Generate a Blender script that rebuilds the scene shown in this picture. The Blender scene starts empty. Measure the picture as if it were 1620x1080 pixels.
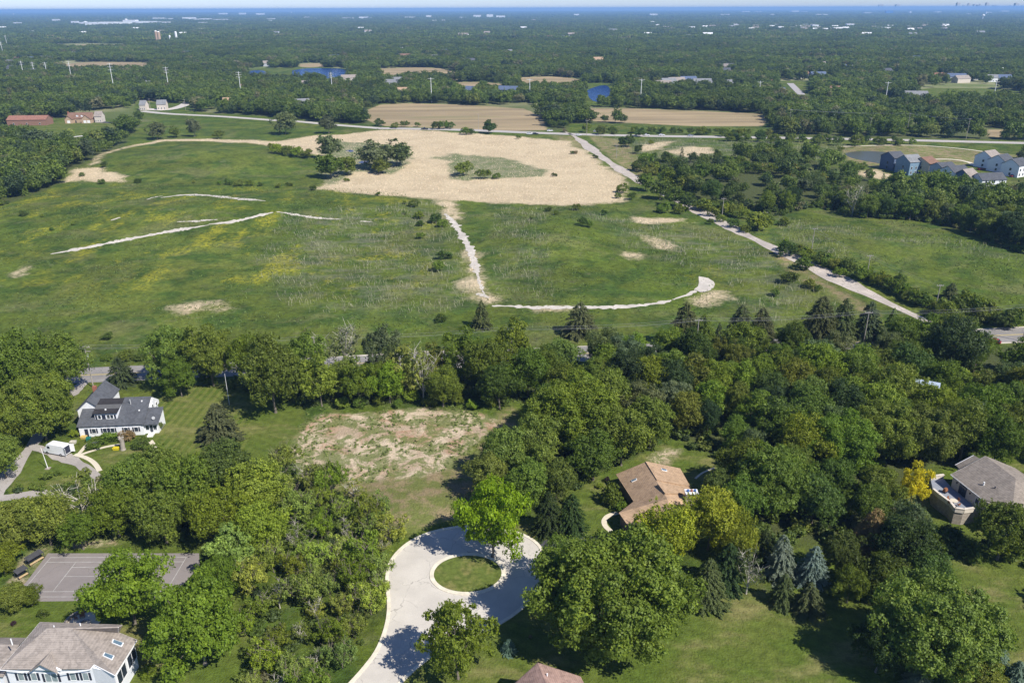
import bpy, math, random
import numpy as np
from mathutils import Vector, Matrix
from mathutils.geometry import tessellate_polygon

# ------------------------------------------------------------------ camera, world, sun, exposure
SC = bpy.context.scene; HAZE = 8.5e-5
COL = SC.collection
FPX = 1260.0; CAMH = 96.0
PITCH = math.atan(526.3 / FPX); ROLL = math.radians(-0.19)
cam = bpy.data.cameras.new('camera'); camo = bpy.data.objects.new('camera', cam); COL.objects.link(camo)
cam.sensor_width = 36.0; cam.lens = 36.0 * FPX / 1620.0
cam.clip_start = 1.0; cam.clip_end = 200000.0
CAMM = Matrix.Rotation(math.pi / 2 - PITCH, 3, 'X') @ Matrix.Rotation(ROLL, 3, 'Z')
camo.matrix_world = Matrix.Translation((0, 0, CAMH)) @ CAMM.to_4x4()
SC.camera = camo
SUN_DIR = Vector((0.75, -0.66, 0)).normalized(); SUN_EL = math.radians(47)
w = bpy.data.worlds.new('World'); SC.world = w; w.use_nodes = True
wn = w.node_tree; bg = wn.nodes['Background']
sky = wn.nodes.new('ShaderNodeTexSky'); sky.sky_type = 'NISHITA'; sky.sun_disc = False
sky.sun_elevation = SUN_EL; sky.sun_rotation = math.atan2(SUN_DIR.x, SUN_DIR.y)
sky.altitude = 100; sky.air_density = 1.0; sky.dust_density = 0.2; sky.ozone_density = 4.0
tint = wn.nodes.new('ShaderNodeMix'); tint.data_type = 'RGBA'; tint.blend_type = 'MULTIPLY'; tint.inputs[0].default_value = 1.0; tc = wn.nodes.new('ShaderNodeTexCoord'); sx = wn.nodes.new('ShaderNodeSeparateXYZ'); wn.links.new(tc.outputs['Generated'], sx.inputs[0])
mr = wn.nodes.new('ShaderNodeMapRange'); mr.interpolation_type = 'SMOOTHSTEP'; mr.inputs[1].default_value = 0.0; mr.inputs[2].default_value = 0.35; wn.links.new(sx.outputs['Z'], mr.inputs[0])
tm = wn.nodes.new('ShaderNodeMix'); tm.data_type = 'RGBA'; tm.inputs[6].default_value = (1.0, 1.18, 1.75, 1); tm.inputs[7].default_value = (0.88, 0.95, 1.22, 1); wn.links.new(mr.outputs[0], tm.inputs[0]); wn.links.new(tm.outputs[2], tint.inputs[7])
wn.links.new(sky.outputs[0], tint.inputs[6]); wn.links.new(tint.outputs[2], bg.inputs[0]); bg.inputs[1].default_value = 0.075
sl = bpy.data.lights.new('sun', 'SUN'); so = bpy.data.objects.new('sun', sl); COL.objects.link(so)
sl.energy = 5.0; sl.angle = math.radians(0.5); sl.color = (1.0, 0.95, 0.87)
sv = Vector((SUN_DIR.x * math.cos(SUN_EL), SUN_DIR.y * math.cos(SUN_EL), math.sin(SUN_EL)))
so.rotation_euler = sv.to_track_quat('Z', 'Y').to_euler(); so.location = (0, 0, 300)
vs = SC.view_settings; vs.view_transform = 'Standard'; vs.look = 'None'; vs.gamma = 1; vs.exposure = 0.45; vs.use_curve_mapping = False
SC.cycles.volume_bounces = 0; SC.cycles.max_bounces = 6; SC.cycles.diffuse_bounces = 3
SC.cycles.transmission_bounces = 3; SC.cycles.transparent_max_bounces = 4

# ------------------------------------------------------------------ ground shape and pixel-to-ground survey
BUMPS = []                                       # (x, y, sx, sy, height)
def hgt(x, y):
    z = 0.0 * x
    for (bx, by, sx, sy, h) in BUMPS:
        z = z + h * np.exp(-((x - bx) / sx) ** 2 - ((y - by) / sy) ** 2)
    return z
def ray(px, py):
    return CAMM @ Vector(((px - 810) / FPX, (540 - py) / FPX, -1.0))
def at(px, py, z=0.0):
    """the point at height z seen in the direction of a photograph pixel"""
    d = ray(px, py); t = (z - CAMH) / d.z
    return Vector((d.x * t, d.y * t, z))
def gr(px, py, up=0.0):
    """the ground point seen at a photograph pixel"""
    z = 0.0
    for _ in range(6):
        p = at(px, py, z); z = float(hgt(p.x, p.y))
    return Vector((p.x, p.y, z + up))
def depth(p): return max(1.0, -(CAMM.inverted() @ (Vector(p) - Vector((0, 0, CAMH)))).z)
def ppm(p): return FPX / depth(p)
a = at(330, 255); b = at(870, 375); c = at(380, 335); d = at(700, 330)
BUMPS += [(a.x, a.y, 75, 45, 7.0), (b.x, b.y, 38, 34, 5.0), (c.x, c.y, 120, 40, 4.0), (at(1440, 400).x, at(1440, 400).y, 70, 45, 3.0)]

# ------------------------------------------------------------------ polygons and signed distances
def poly(pts): return np.array([tuple(gr(*p))[:2] for p in pts])
def sdist(X, Y, P):
    """signed distance to polygon P, positive inside"""
    n = len(P); dmin = np.full(X.shape, 1e18); ins = np.zeros(X.shape, bool)
    for i in range(n):
        x0, y0 = P[i]; x1, y1 = P[(i + 1) % n]
        ex, ey = x1 - x0, y1 - y0; L = ex * ex + ey * ey + 1e-9
        t = np.clip(((X - x0) * ex + (Y - y0) * ey) / L, 0, 1)
        dx = X - x0 - t * ex; dy = Y - y0 - t * ey
        dmin = np.minimum(dmin, dx * dx + dy * dy)
        c = ((y0 > Y) != (y1 > Y)) & (X < (x1 - x0) * (Y - y0) / (y1 - y0 + 1e-12) + x0)
        ins ^= c
    return np.where(ins, 1, -1) * np.sqrt(dmin)
def sdu(X, Y, Ps):
    r = np.full(np.shape(X), -1e4)
    for P in Ps: r = np.maximum(r, sdist(X, Y, P))
    return r
def sdline(X, Y, pts):
    dmin = np.full(np.shape(X), 1e18)
    for (x0, y0), (x1, y1) in zip(pts[:-1], pts[1:]):
        ex, ey = x1 - x0, y1 - y0; L = ex * ex + ey * ey + 1e-9
        t = np.clip(((X - x0) * ex + (Y - y0) * ey) / L, 0, 1)
        dmin = np.minimum(dmin, (X - x0 - t * ex) ** 2 + (Y - y0 - t * ey) ** 2)
    return np.sqrt(dmin)

ROADLINE = [(-700, 629.5), (1580, 530.5), (2500, 490)]
DIAG = [(893, 208), (912, 217), (948, 246), (985, 271), (1035, 298), (1110, 336), (1200, 382), (1290, 425), (1360, 458), (1420, 487), (1475, 512), (1520, 536)]
FARROAD = [(600, 203), (720, 205), (860, 211), (1000, 215), (1200, 217.5), (1400, 221), (1620, 226.5), (1900, 233)]
LEFTROAD = [(225, 176), (262, 180), (300, 182), (345, 184), (400, 188), (440, 191), (470, 192), (520, 197), (600, 203)]
Z = dict(
 reed=[[(498,300),(520,288),(515,270),(545,262),(500,246),(455,234),(395,227),(330,223.5),(260,223.5),(215,231),(170,240),(152,258),(140,262),(160,245),(212,229),(262,221),(330,220),(400,222),(440,224),(500,214),(545,213),(600,206),(650,205),(740,211),(800,215),(862,220),(905,224),(905,232),(930,240),(955,262),(985,280),(990,300),(985,318),(940,324),(880,325),(800,321),(720,318),(650,312),(560,305)],
       [(95,290),(122,266),(155,265),(195,280),(205,291),(160,288),(130,285)],
       [(1048,240),(1090,232),(1125,233),(1130,242),(1090,248)],[(1012,232),(1030,226),(1062,224),(1045,236),(1018,240)],
       [(1355,272),(1385,268),(1415,278),(1400,284),(1360,281)],[(690,318),(715,318),(725,335),(722,348),(705,340)],
       [(725,448),(760,440),(790,470),(778,480),(745,468)],[(1093,470),(1140,458),(1150,466),(1110,482),(1085,478)],
       [(1010,370),(1040,378),(1070,396),(1040,390)],[(1005,344),(1080,346),(1090,352),(1010,353)],[(985,398),(1005,402),(1008,412),(990,405)],
       [(735,395),(748,400),(756,435),(745,438),(738,420)],[(275,486),(320,480),(322,492),(290,498)],[(332,480),(355,478),(358,490),(340,492)],
       [(22,433),(34,421),(42,424),(32,436)],[(850,486),(915,486),(910,492),(855,492)]],
 island=[[(520,296),(510,262),(505,240),(525,222),(560,225),(600,228),(650,232),(648,258),(620,275),(560,272)],[(712,252),(740,245),(800,250),(838,262),(870,270),(860,279),(800,281),(740,286),(712,283)],[(680,250),(720,243),(800,262),(810,268),(740,262)]],
 field=[[(562,182),(600,166),(640,163.5),(740,166),(830,172),(860,186),(866,206),(800,208),(700,203),(600,199)],
        [(900,171.5),(1000,171.5),(1205,180),(1216,190),(1205,200),(1100,200),(940,192),(915,186)],
        [(80,101),(150,98),(230,99),(246,105),(225,116),(110,117)],[(66,72),(120,69.5),(200,70),(205,78),(100,80)],
        [(588,110),(640,107),(690,107),(740,117),(735,127),(610,128)],[(705,130),(760,130),(800,133),(800,147),(720,147)],[(815,123),(870,121),(920,125),(925,143),(830,143)],
        [(474,100),(512,100),(514,107),(474,107)],[(1562,205),(1590,205),(1588,218),(1560,216)]],
 lawn=[[(20,212),(30,198),(100,196),(165,193),(195,194),(170,212),(60,221)],[(1440,143),(1480,139),(1560,140),(1620,145),(1620,163),(1450,160)],[(1245,132),(1275,130),(1275,152),(1262,150)],
       [(225,640),(265,606),(400,600),(480,650),(475,730),(400,740),(250,720)],[(120,705),(245,695),(240,770),(150,790),(100,740)],[(15,780),(40,720),(75,712),(120,740),(110,800),(30,800)],
       [(-40,1080),(0,935),(60,950),(140,945),(330,960),(420,1010),(430,1200),(100,1300),(-40,1200)],
       [(100,868),(150,845),(330,845),(330,876),(100,876)],
       [(560,1100),(605,1030),(625,985),(615,900),(640,850),(700,822),(860,822),(900,850),(900,900),(1180,940),(1320,930),(1450,1000),(1520,930),(1490,850),(1430,780),(1620,700),(1750,900),(1750,1300),(500,1300)],
       [(900,760),(1000,730),(1040,700),(1130,720),(1130,790),(1000,850),(900,840)],[(1370,820),(1400,780),(1440,760),(1480,800),(1500,850),(1620,880),(1700,900),(1400,900)],
       [(385,640),(480,640),(475,730),(380,730)]],
 stripe=[[(225,640),(265,606),(380,602),(400,650),(392,735),(250,715)]],
 dirt=[[(470,735),(462,700),(478,668),(520,655),(600,650),(680,645),(760,652),(790,668),(760,700),(730,722),(700,745),(640,757),(560,765),(500,755)],
       [(100,870),(135,852),(195,850),(200,858),(120,872)],[(15,925),(35,885),(60,862),(85,868),(70,885),(35,930)],[(1040,742),(1030,725),(1060,705),(1085,712),(1060,735)]],
 verge=[[(470,745),(560,760),(700,740),(770,690),(800,640),(835,660),(815,730),(760,770),(715,835),(650,850),(600,810)],[(930,214),(990,222),(1010,250),(1040,290),(1000,275),(960,245)],[(870,214),(905,216),(930,236),(900,233)],[(1215,395),(1240,398),(1290,436),(1400,500),(1360,492),(1260,440)],
        [(1330,232),(1420,228),(1560,240),(1620,246),(1620,262),(1500,262),(1440,258),(1390,268),(1340,255)]],
 woods=[],
)
ZP = {k: [poly(q) for q in v] for k, v in Z.items()}
# everything that is open ground; all the rest carries forest
OPEN = [poly(q) for q in [
 [(-700,372),(-300,350),(0,326),(60,306),(100,288),(104,270),(130,262),(150,247),(195,230),(212,206),(240,192),(222,180),(225,171),(290,170),(300,176),(430,185),(480,190),(520,194),(600,200),(700,202),(866,207),(895,204),(912,207),(1000,211),(1200,214.5),(1400,218),(1620,222),(1900,228),(1900,262),(1620,250),(1440,300),(1390,285),(1340,270),(1300,258),(1250,243),(1180,247),(1110,252),(1060,250),(1010,252),(1022,268),(1060,292),(1110,330),(1160,322),(1230,343),(1290,326),(1350,345),(1430,347),(1500,357),(1560,380),(1620,402),(1900,490),(1900,530),(1620,542),(1560,552),(-700,652)],
 [(20,214),(20,200),(50,188),(160,186),(200,192),(245,194),(200,200),(170,216),(60,222)],
 [(1380,300),(1400,265),(1500,262),(1700,250),(1700,330),(1620,310),(1500,300)],
]] + ZP['field'] + ZP['lawn'][1:3] + [poly(q) for q in [
 [(385,112),(400,108),(545,107),(556,120),(550,130),(395,130)],[(925,132),(970,132),(975,168),(925,168)],[(900,196),(1215,196),(1225,214),(900,211)],[(560,196),(870,202),(866,208),(560,205)],[(50,205),(200,200),(190,225),(150,236),(60,236)],[(215,160),(300,165),(300,192),(215,188)],[(1230,128),(1280,128),(1290,165),(1240,165)],
 [(60,655),(120,610),(300,598),(480,640),(830,632),(850,660),(830,800),(870,815),(930,760),(1000,725),(1045,690),(1080,695),(1150,745),(1130,850),(1700,900),(1700,1400),(-300,1400),(-300,700),(20,680)],
 [(1440,800),(1470,740),(1530,715),(1640,720),(1700,800),(1640,880),(1500,850)],
]]
def near_px(v): return True

# ------------------------------------------------------------------ material helpers
class NG:
    def __init__(s, name, rough=0.8, spec=0.3):
        s.m = bpy.data.materials.new(name); s.m.use_nodes = True; s.t = s.m.node_tree
        s.b = s.t.nodes['Principled BSDF']; s.b.inputs['Roughness'].default_value = rough
        s.b.inputs['Specular IOR Level'].default_value = spec
        s._pos = None
    def n(s, ty): return s.t.nodes.new(ty)
    def put(s, sock, v):
        if isinstance(v, bpy.types.NodeSocket): s.t.links.new(v, sock)
        elif isinstance(v, (tuple, list)) and len(v) == 3 and sock.type == 'RGBA': sock.default_value = (*v, 1)
        else: sock.default_value = v
    def pos(s):
        if s._pos is None:
            g = s.n('ShaderNodeNewGeometry'); s._pos = g.outputs['Position']
        return s._pos
    def obj(s): return s.n('ShaderNodeTexCoord').outputs['Object']
    def noise(s, sc, det=3, ro=0.5, vec=None, dist=0.0, stretch=None):
        v = vec if vec is not None else s.pos()
        if stretch:
            mp = s.n('ShaderNodeMapping'); s.t.links.new(v, mp.inputs[0]); mp.inputs['Scale'].default_value = stretch; v = mp.outputs[0]
        x = s.n('ShaderNodeTexNoise'); s.t.links.new(v, x.inputs['Vector'])
        x.inputs['Scale'].default_value = sc; x.inputs['Detail'].default_value = det; x.inputs['Roughness'].default_value = ro
        x.inputs['Distortion'].default_value = dist
        return x.outputs[0]
    def voro(s, sc, vec=None, out='Distance', feature='F1'):
        x = s.n('ShaderNodeTexVoronoi'); x.feature = feature; s.t.links.new(vec if vec is not None else s.pos(), x.inputs['Vector'])
        x.inputs['Scale'].default_value = sc; return x.outputs[out]
    def attr(s, nm, out='Fac'):
        x = s.n('ShaderNodeAttribute'); x.attribute_name = nm; return x.outputs[out]
    def ma(s, op, a, b=0.0, clamp=False):
        x = s.n('ShaderNodeMath'); x.operation = op; x.use_clamp = clamp; s.put(x.inputs[0], a); s.put(x.inputs[1], b); return x.outputs[0]
    def sm(s, x, lo, hi, o0=0.0, o1=1.0):
        r = s.n('ShaderNodeMapRange'); r.interpolation_type = 'SMOOTHSTEP'; s.put(r.inputs[0], x)
        for i, v in ((1, lo), (2, hi), (3, o0), (4, o1)): r.inputs[i].default_value = v
        return r.outputs[0]
    def mix(s, f, a, b, mode='MIX'):
        x = s.n('ShaderNodeMix'); x.data_type = 'RGBA'; x.blend_type = mode
        s.put(x.inputs[0], f); s.put(x.inputs[6], a); s.put(x.inputs[7], b); return x.outputs[2]
    def scale(s, c, f):
        x = s.n('ShaderNodeVectorMath'); x.operation = 'SCALE'; s.put(x.inputs[0], c); s.put(x.inputs['Scale'], f); return x.outputs[0]
    def bump(s, h, strength=0.5, dist=0.3):
        x = s.n('ShaderNodeBump'); s.put(x.inputs['Height'], h); x.inputs['Strength'].default_value = strength; x.inputs['Distance'].default_value = dist
        s.t.links.new(x.outputs[0], s.b.inputs['Normal'])
    def col(s, c): s.put(s.b.inputs['Base Color'], c); return s.m
def flat(name, c, rough=0.8, var=0.12, sc=1.5, spec=0.3, metal=0.0):
    g = NG(name, rough, spec); n = g.noise(sc, 4, 0.6, g.obj()); g.b.inputs['Metallic'].default_value = metal
    return g.col(g.scale(c, g.sm(n, 0.25, 0.75, 1 - var, 1 + var)))

# ------------------------------------------------------------------ ground material
g = NG('ground', 0.95, 0.1)
nL = g.noise(0.012, 3, 0.55); nM = g.noise(0.07, 4, 0.6); nS = g.noise(0.6, 4, 0.65); nF = g.noise(3.0, 3, 0.7)
nP = g.noise(0.03, 5, 0.6, stretch=(1, 1.0, 1), dist=0.4)
edge = g.ma('ADD', g.ma('MULTIPLY', g.ma('SUBTRACT', nM, 0.5), 14.0), g.ma('MULTIPLY', g.ma('SUBTRACT', nS, 0.5), 5.0))
def zone(nm, soft=1.0, amp=1.0):
    return g.sm(g.ma('ADD', g.attr(nm), g.ma('MULTIPLY', edge, amp)), -soft, soft)
mead = g.mix(g.sm(nL, 0.35, 0.65), (0.090, 0.130, 0.016), (0.125, 0.152, 0.026))
mead = g.mix(g.sm(nM, 0.42, 0.62), mead, (0.056, 0.096, 0.016))
mead = g.mix(g.sm(g.noise(0.035, 4, 0.6, dist=0.6), 0.52, 0.68, 0, 0.75), mead, (0.145, 0.155, 0.050))
mead = g.mix(g.sm(g.noise(0.11, 5, 0.75), 0.55, 0.75, 0, 0.6), mead, (0.19, 0.18, 0.10))
mead = g.scale(mead, g.sm(g.ma('ADD', g.ma('ADD', g.ma('MULTIPLY', nS, 0.6), g.ma('MULTIPLY', g.noise(0.2, 5, 0.7), 0.5)), g.ma('MULTIPLY', nF, 0.5)), 0.5, 1.1, 0.45, 1.55))
fl = g.ma('MULTIPLY', g.sm(g.noise(0.045, 4, 0.7, stretch=(1.0, 0.6, 1.0)), 0.50, 0.64), g.sm(g.attr('flower'), -10, 25))
fl = g.ma('MULTIPLY', fl, g.sm(nS, 0.40, 0.60, 0.15, 0.85))
mead = g.mix(fl, mead, (0.34, 0.32, 0.025))
old = g.ma('MULTIPLY', g.sm(g.attr('oldgrass'), -12, 25), g.sm(g.noise(0.09, 5, 0.75, stretch=(0.6, 1.6, 1)), 0.44, 0.62, 0, 0.38))
mead = g.mix(old, mead, (0.24, 0.225, 0.17))
mead = g.mix(zone('verge', 2.0, 0.5), mead, g.scale(g.mix(g.sm(g.noise(0.18, 5, 0.7), 0.42, 0.60), g.mix(nS, (0.13, 0.165, 0.035), (0.20, 0.21, 0.07)), (0.30, 0.235, 0.13)), g.sm(nF, 0.3, 0.7, 0.8, 1.15)))
reedc = g.mix(g.sm(g.noise(0.05, 5, 0.7), 0.35, 0.7), (0.54, 0.44, 0.285), (0.45, 0.36, 0.23))
reedc = g.mix(g.sm(g.noise(0.15, 5, 0.8), 0.58, 0.78, 0, 0.4), reedc, (0.20, 0.17, 0.10))
reedc = g.scale(reedc, g.sm(nS, 0.3, 0.7, 0.86, 1.1))
mead = g.scale(mead, g.sm(g.noise(0.028, 5, 0.65, dist=0.8), 0.35, 0.68, 0.98, 0.70))
c1 = g.mix(zone('reed', 3.5, 1.3), mead, reedc)
isl = g.mix(g.sm(g.noise(0.12, 5, 0.7), 0.4, 0.6), (0.10, 0.14, 0.045), (0.20, 0.20, 0.11))
c1 = g.mix(g.ma('MULTIPLY', zone('island', 3.0, 1.3), 0.9), c1, isl)
fieldc = g.mix(g.sm(g.noise(0.02, 4, 0.6, stretch=(0.25, 2.5, 1)), 0.38, 0.62), (0.37, 0.285, 0.165), (0.25, 0.195, 0.115))
fieldc = g.mix(g.sm(g.noise(0.025, 3, 0.5, stretch=(0.4, 1.6, 1)), 0.5, 0.72, 0, 0.5), fieldc, (0.17, 0.17, 0.07))
c1 = g.mix(zone('field', 1.5, 0.4), c1, fieldc)
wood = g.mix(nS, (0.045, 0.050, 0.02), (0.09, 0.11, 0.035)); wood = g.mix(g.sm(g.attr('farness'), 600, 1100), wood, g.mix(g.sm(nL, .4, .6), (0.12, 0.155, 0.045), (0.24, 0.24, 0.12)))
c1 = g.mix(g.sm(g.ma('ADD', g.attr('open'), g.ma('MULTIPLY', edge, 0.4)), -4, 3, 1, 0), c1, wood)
lawnc = g.mix(g.sm(nM, 0.35, 0.65), (0.094, 0.138, 0.020), (0.120, 0.152, 0.028))
lawnc = g.mix(g.sm(g.noise(0.10, 5, 0.65, stretch=(0.6, 1.3, 1)), 0.48, 0.70, 0, 0.8), lawnc, (0.25, 0.225, 0.09))
wv = g.n('ShaderNodeTexWave'); wv.inputs['Scale'].default_value = 0.155; wv.inputs['Distortion'].default_value = 0.5; wv.inputs['Detail Scale'].default_value = 0.3
mp = g.n('ShaderNodeMapping'); mp.inputs['Rotation'].default_value = (0, 0, math.radians(2)); g.t.links.new(g.pos(), mp.inputs[0]); g.t.links.new(mp.outputs[0], wv.inputs[0])
st = g.ma('MULTIPLY', g.sm(wv.outputs['Fac'], 0.35, 0.65), g.sm(g.attr('stripe'), -2, 3))
lawnc = g.mix(g.ma('MULTIPLY', st, 0.5), lawnc, (0.20, 0.21, 0.055))
wv2 = g.n('ShaderNodeTexWave'); wv2.inputs['Scale'].default_value = 0.11; wv2.inputs['Distortion'].default_value = 2.5; wv2.inputs['Detail Scale'].default_value = 0.4
mp2 = g.n('ShaderNodeMapping'); mp2.inputs['Rotation'].default_value = (0, 0, math.radians(-62)); g.t.links.new(g.pos(), mp2.inputs[0]); g.t.links.new(mp2.outputs[0], wv2.inputs[0])
lawnc = g.scale(lawnc, g.sm(wv2.outputs['Fac'], 0.2, 0.8, 0.95, 1.05))
lawnc = g.scale(lawnc, g.sm(g.ma('ADD', nS, g.ma('MULTIPLY', nF, 0.7)), 0.5, 1.2, 0.72, 1.25))
lawnc = g.scale(lawnc, 0.84)
c1 = g.mix(zone('lawn', 0.6, 0.25), c1, lawnc)
dirtc = g.mix(g.sm(g.noise(0.13, 4, 0.6), 0.42, 0.6), (0.52, 0.42, 0.30), (0.38, 0.29, 0.20))
dirtc = g.mix(g.sm(g.noise(0.09, 4, 0.6, dist=0.7), 0.50, 0.64, 0, 0.85), dirtc, (0.36, 0.21, 0.13))
dirtc = g.mix(g.sm(g.noise(0.24, 5, 0.75, dist=0.5), 0.44, 0.55, 0, 0.85), dirtc, (0.13, 0.16, 0.045))
dirtc = g.scale(dirtc, g.sm(nF, 0.3, 0.7, 0.75, 1.2))
c1 = g.mix(zone('dirt', 1.2, 0.45), c1, dirtc)
g.bump(g.ma('ADD', g.ma('MULTIPLY', nS, 1.0), g.ma('MULTIPLY', nF, 0.35)), 0.7, 0.8)
M_GROUND = g.col(c1)

def axis(lo, hi, step, far_lo, far_hi, g0=1.13):
    a = list(np.arange(lo, hi + 0.01, step)); s = step; x = hi
    while x < far_hi: s = min(s * g0, max(18, (x - hi) * 0.12 + 18)) if x < 4000 else s * 1.35; x += s; a.append(x)
    s = step; x = lo
    while x > far_lo: s = min(s * g0, max(18, (lo - x) * 0.12 + 18)) if x > -4000 else s * 1.35; x -= s; a.insert(0, x)
    return np.array(a)
xs = axis(-640, 700, 4, -26000, 26000); ys = axis(40, 980, 4, -3000, 30500)
X, Y = np.meshgrid(xs, ys); XF, YF = X.ravel(), Y.ravel(); ZF = hgt(XF, YF)
me = bpy.data.meshes.new('ground'); nx, ny = len(xs), len(ys)
me.vertices.add(nx * ny); me.vertices.foreach_set('co', np.stack([XF, YF, ZF], 1).ravel())
i, j = np.meshgrid(np.arange(nx - 1), np.arange(ny - 1)); q = (j * nx + i).ravel()
F = np.stack([q, q + 1, q + nx + 1, q + nx], 1)
me.loops.add(F.size); me.loops.foreach_set('vertex_index', F.ravel())
me.polygons.add(len(F)); me.polygons.foreach_set('loop_start', np.arange(len(F)) * 4)
me.update(); me.validate()
FLOW = [poly([(-300,520),(-100,330),(120,288),(560,296),(700,315),(700,480),(400,470),(0,470)]), poly([(1060,390),(1150,390),(1180,460),(1060,440)])]
OLDG = [poly([(445,340),(700,318),(760,470),(700,500),(460,495),(400,420)]), poly([(900,330),(1240,380),(1360,500),(1150,520),(1150,440),(1000,400)]), poly([(940,215),(1340,228),(1340,262),(1200,262),(1000,262)]), poly([(1230,345),(1620,400),(1620,420),(1300,370),(1380,420),(1240,390)]), poly([(780,330),(860,330),(880,480),(780,470)])]
for nm, P in list(ZP.items()) + [('open', OPEN), ('flower', FLOW), ('oldgrass', OLDG)]:
    if not P: continue
    at_ = me.attributes.new(nm, 'FLOAT', 'POINT'); at_.data.foreach_set('value', np.clip(sdu(XF, YF, P), -500, 500).astype(np.float32))
me.attributes.new('farness', 'FLOAT', 'POINT').data.foreach_set('value', np.hypot(XF, YF).astype(np.float32))
me.materials.append(M_GROUND); me.polygons.foreach_set('use_smooth', np.ones(len(F), bool))
go = bpy.data.objects.new('ground', me); COL.objects.link(go); go['kind'] = 'structure'

# ------------------------------------------------------------------ mesh builder and tagging
class MB:
    def __init__(s): s.v = []; s.f = []; s.T = Matrix()
    def add(s, vs, fs):
        o = len(s.v); s.v += [tuple(s.T @ Vector(p)) for p in vs]; s.f += [tuple(i + o for i in f) for f in fs]; return s
    def box(s, x0, x1, y0, y1, z0, z1):
        return s.add([(x0,y0,z0),(x1,y0,z0),(x1,y1,z0),(x0,y1,z0),(x0,y0,z1),(x1,y0,z1),(x1,y1,z1),(x0,y1,z1)],
                     [(0,3,2,1),(4,5,6,7),(0,1,5,4),(1,2,6,5),(2,3,7,6),(3,0,4,7)])
    def slab(s, pts, th, down=True):
        """a polygon in space given a thickness along its normal"""
        P = [Vector(p) for p in pts]; n = Vector((0, 0, 0))
        for a, b in zip(P, P[1:] + P[:1]): n += a.cross(b)
        n.normalize()
        if n.z < 0: P.reverse(); n = -n
        Q = [p - n * th for p in P]; k = len(P)
        return s.add([tuple(p) for p in P + Q], [tuple(range(k)), tuple(range(2*k-1, k-1, -1))] + [(i, i + k, (i + 1) % k + k, (i + 1) % k) for i in range(k)])
    def prism(s, pts, z0, z1):
        k = len(pts); tri = tessellate_polygon([[Vector((p[0], p[1], 0)) for p in pts]])
        s.add([(p[0], p[1], z1) for p in pts] + [(p[0], p[1], z0) for p in pts], [tuple(t) for t in tri] + [(i, i + k, (i + 1) % k + k, (i + 1) % k) for i in range(k)]); return s
    def tube(s, pts, rs, n=6):
        P = [Vector(p) for p in pts]; vs = []; fs = []
        for i, p in enumerate(P):
            d = (P[min(i + 1, len(P) - 1)] - P[max(i - 1, 0)]).normalized()
            u = d.orthogonal().normalized(); w_ = d.cross(u); r = rs[i] if isinstance(rs, (list, tuple)) else rs
            for k in range(n):
                a = 2 * math.pi * k / n; vs.append(tuple(p + (u * math.cos(a) + w_ * math.sin(a)) * r))
        for i in range(len(P) - 1):
            for k in range(n): fs.append((i*n + k, i*n + (k+1) % n, (i+1)*n + (k+1) % n, (i+1)*n + k))
        fs.append(tuple(range(n - 1, -1, -1))); fs.append(tuple((len(P)-1)*n + k for k in range(n)))
        return s.add(vs, fs)
    def mesh(s, name, m, smooth=False):
        me = bpy.data.meshes.new(name); me.from_pydata(s.v, [], s.f); me.materials.append(m)
        if smooth: me.polygons.foreach_set('use_smooth', np.ones(len(me.polygons), bool))
        return me
    def build(s, name, m, parent=None, smooth=False):
        o = bpy.data.objects.new(name, s.mesh(name, m, smooth)); COL.objects.link(o)
        if parent is not None: o.parent = parent
        return o
def tag(o, label=None, cat=None, group=None, kind=None):
    if label: o['label'] = label
    if cat: o['category'] = cat
    if group: o['group'] = group
    if kind: o['kind'] = kind
    return o
def empty(name, loc, rz=0.0, label=None, cat=None, group=None):
    o = bpy.data.objects.new(name, None); COL.objects.link(o); o.location = loc; o.rotation_euler = (0, 0, rz)
    return tag(o, label, cat, group)
def obj(name, mesh, parent=None, loc=(0, 0, 0), rz=0.0, sc=(1, 1, 1)):
    o = bpy.data.objects.new(name, mesh); COL.objects.link(o); o.location = loc; o.rotation_euler = (0, 0, rz); o.scale = sc
    if parent is not None: o.parent = parent
    return o
def copy_tree(o, parent=None):
    c = o.copy(); COL.objects.link(c); c.parent = parent
    for ch in o.children: copy_tree(ch, c)
    return c

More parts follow.
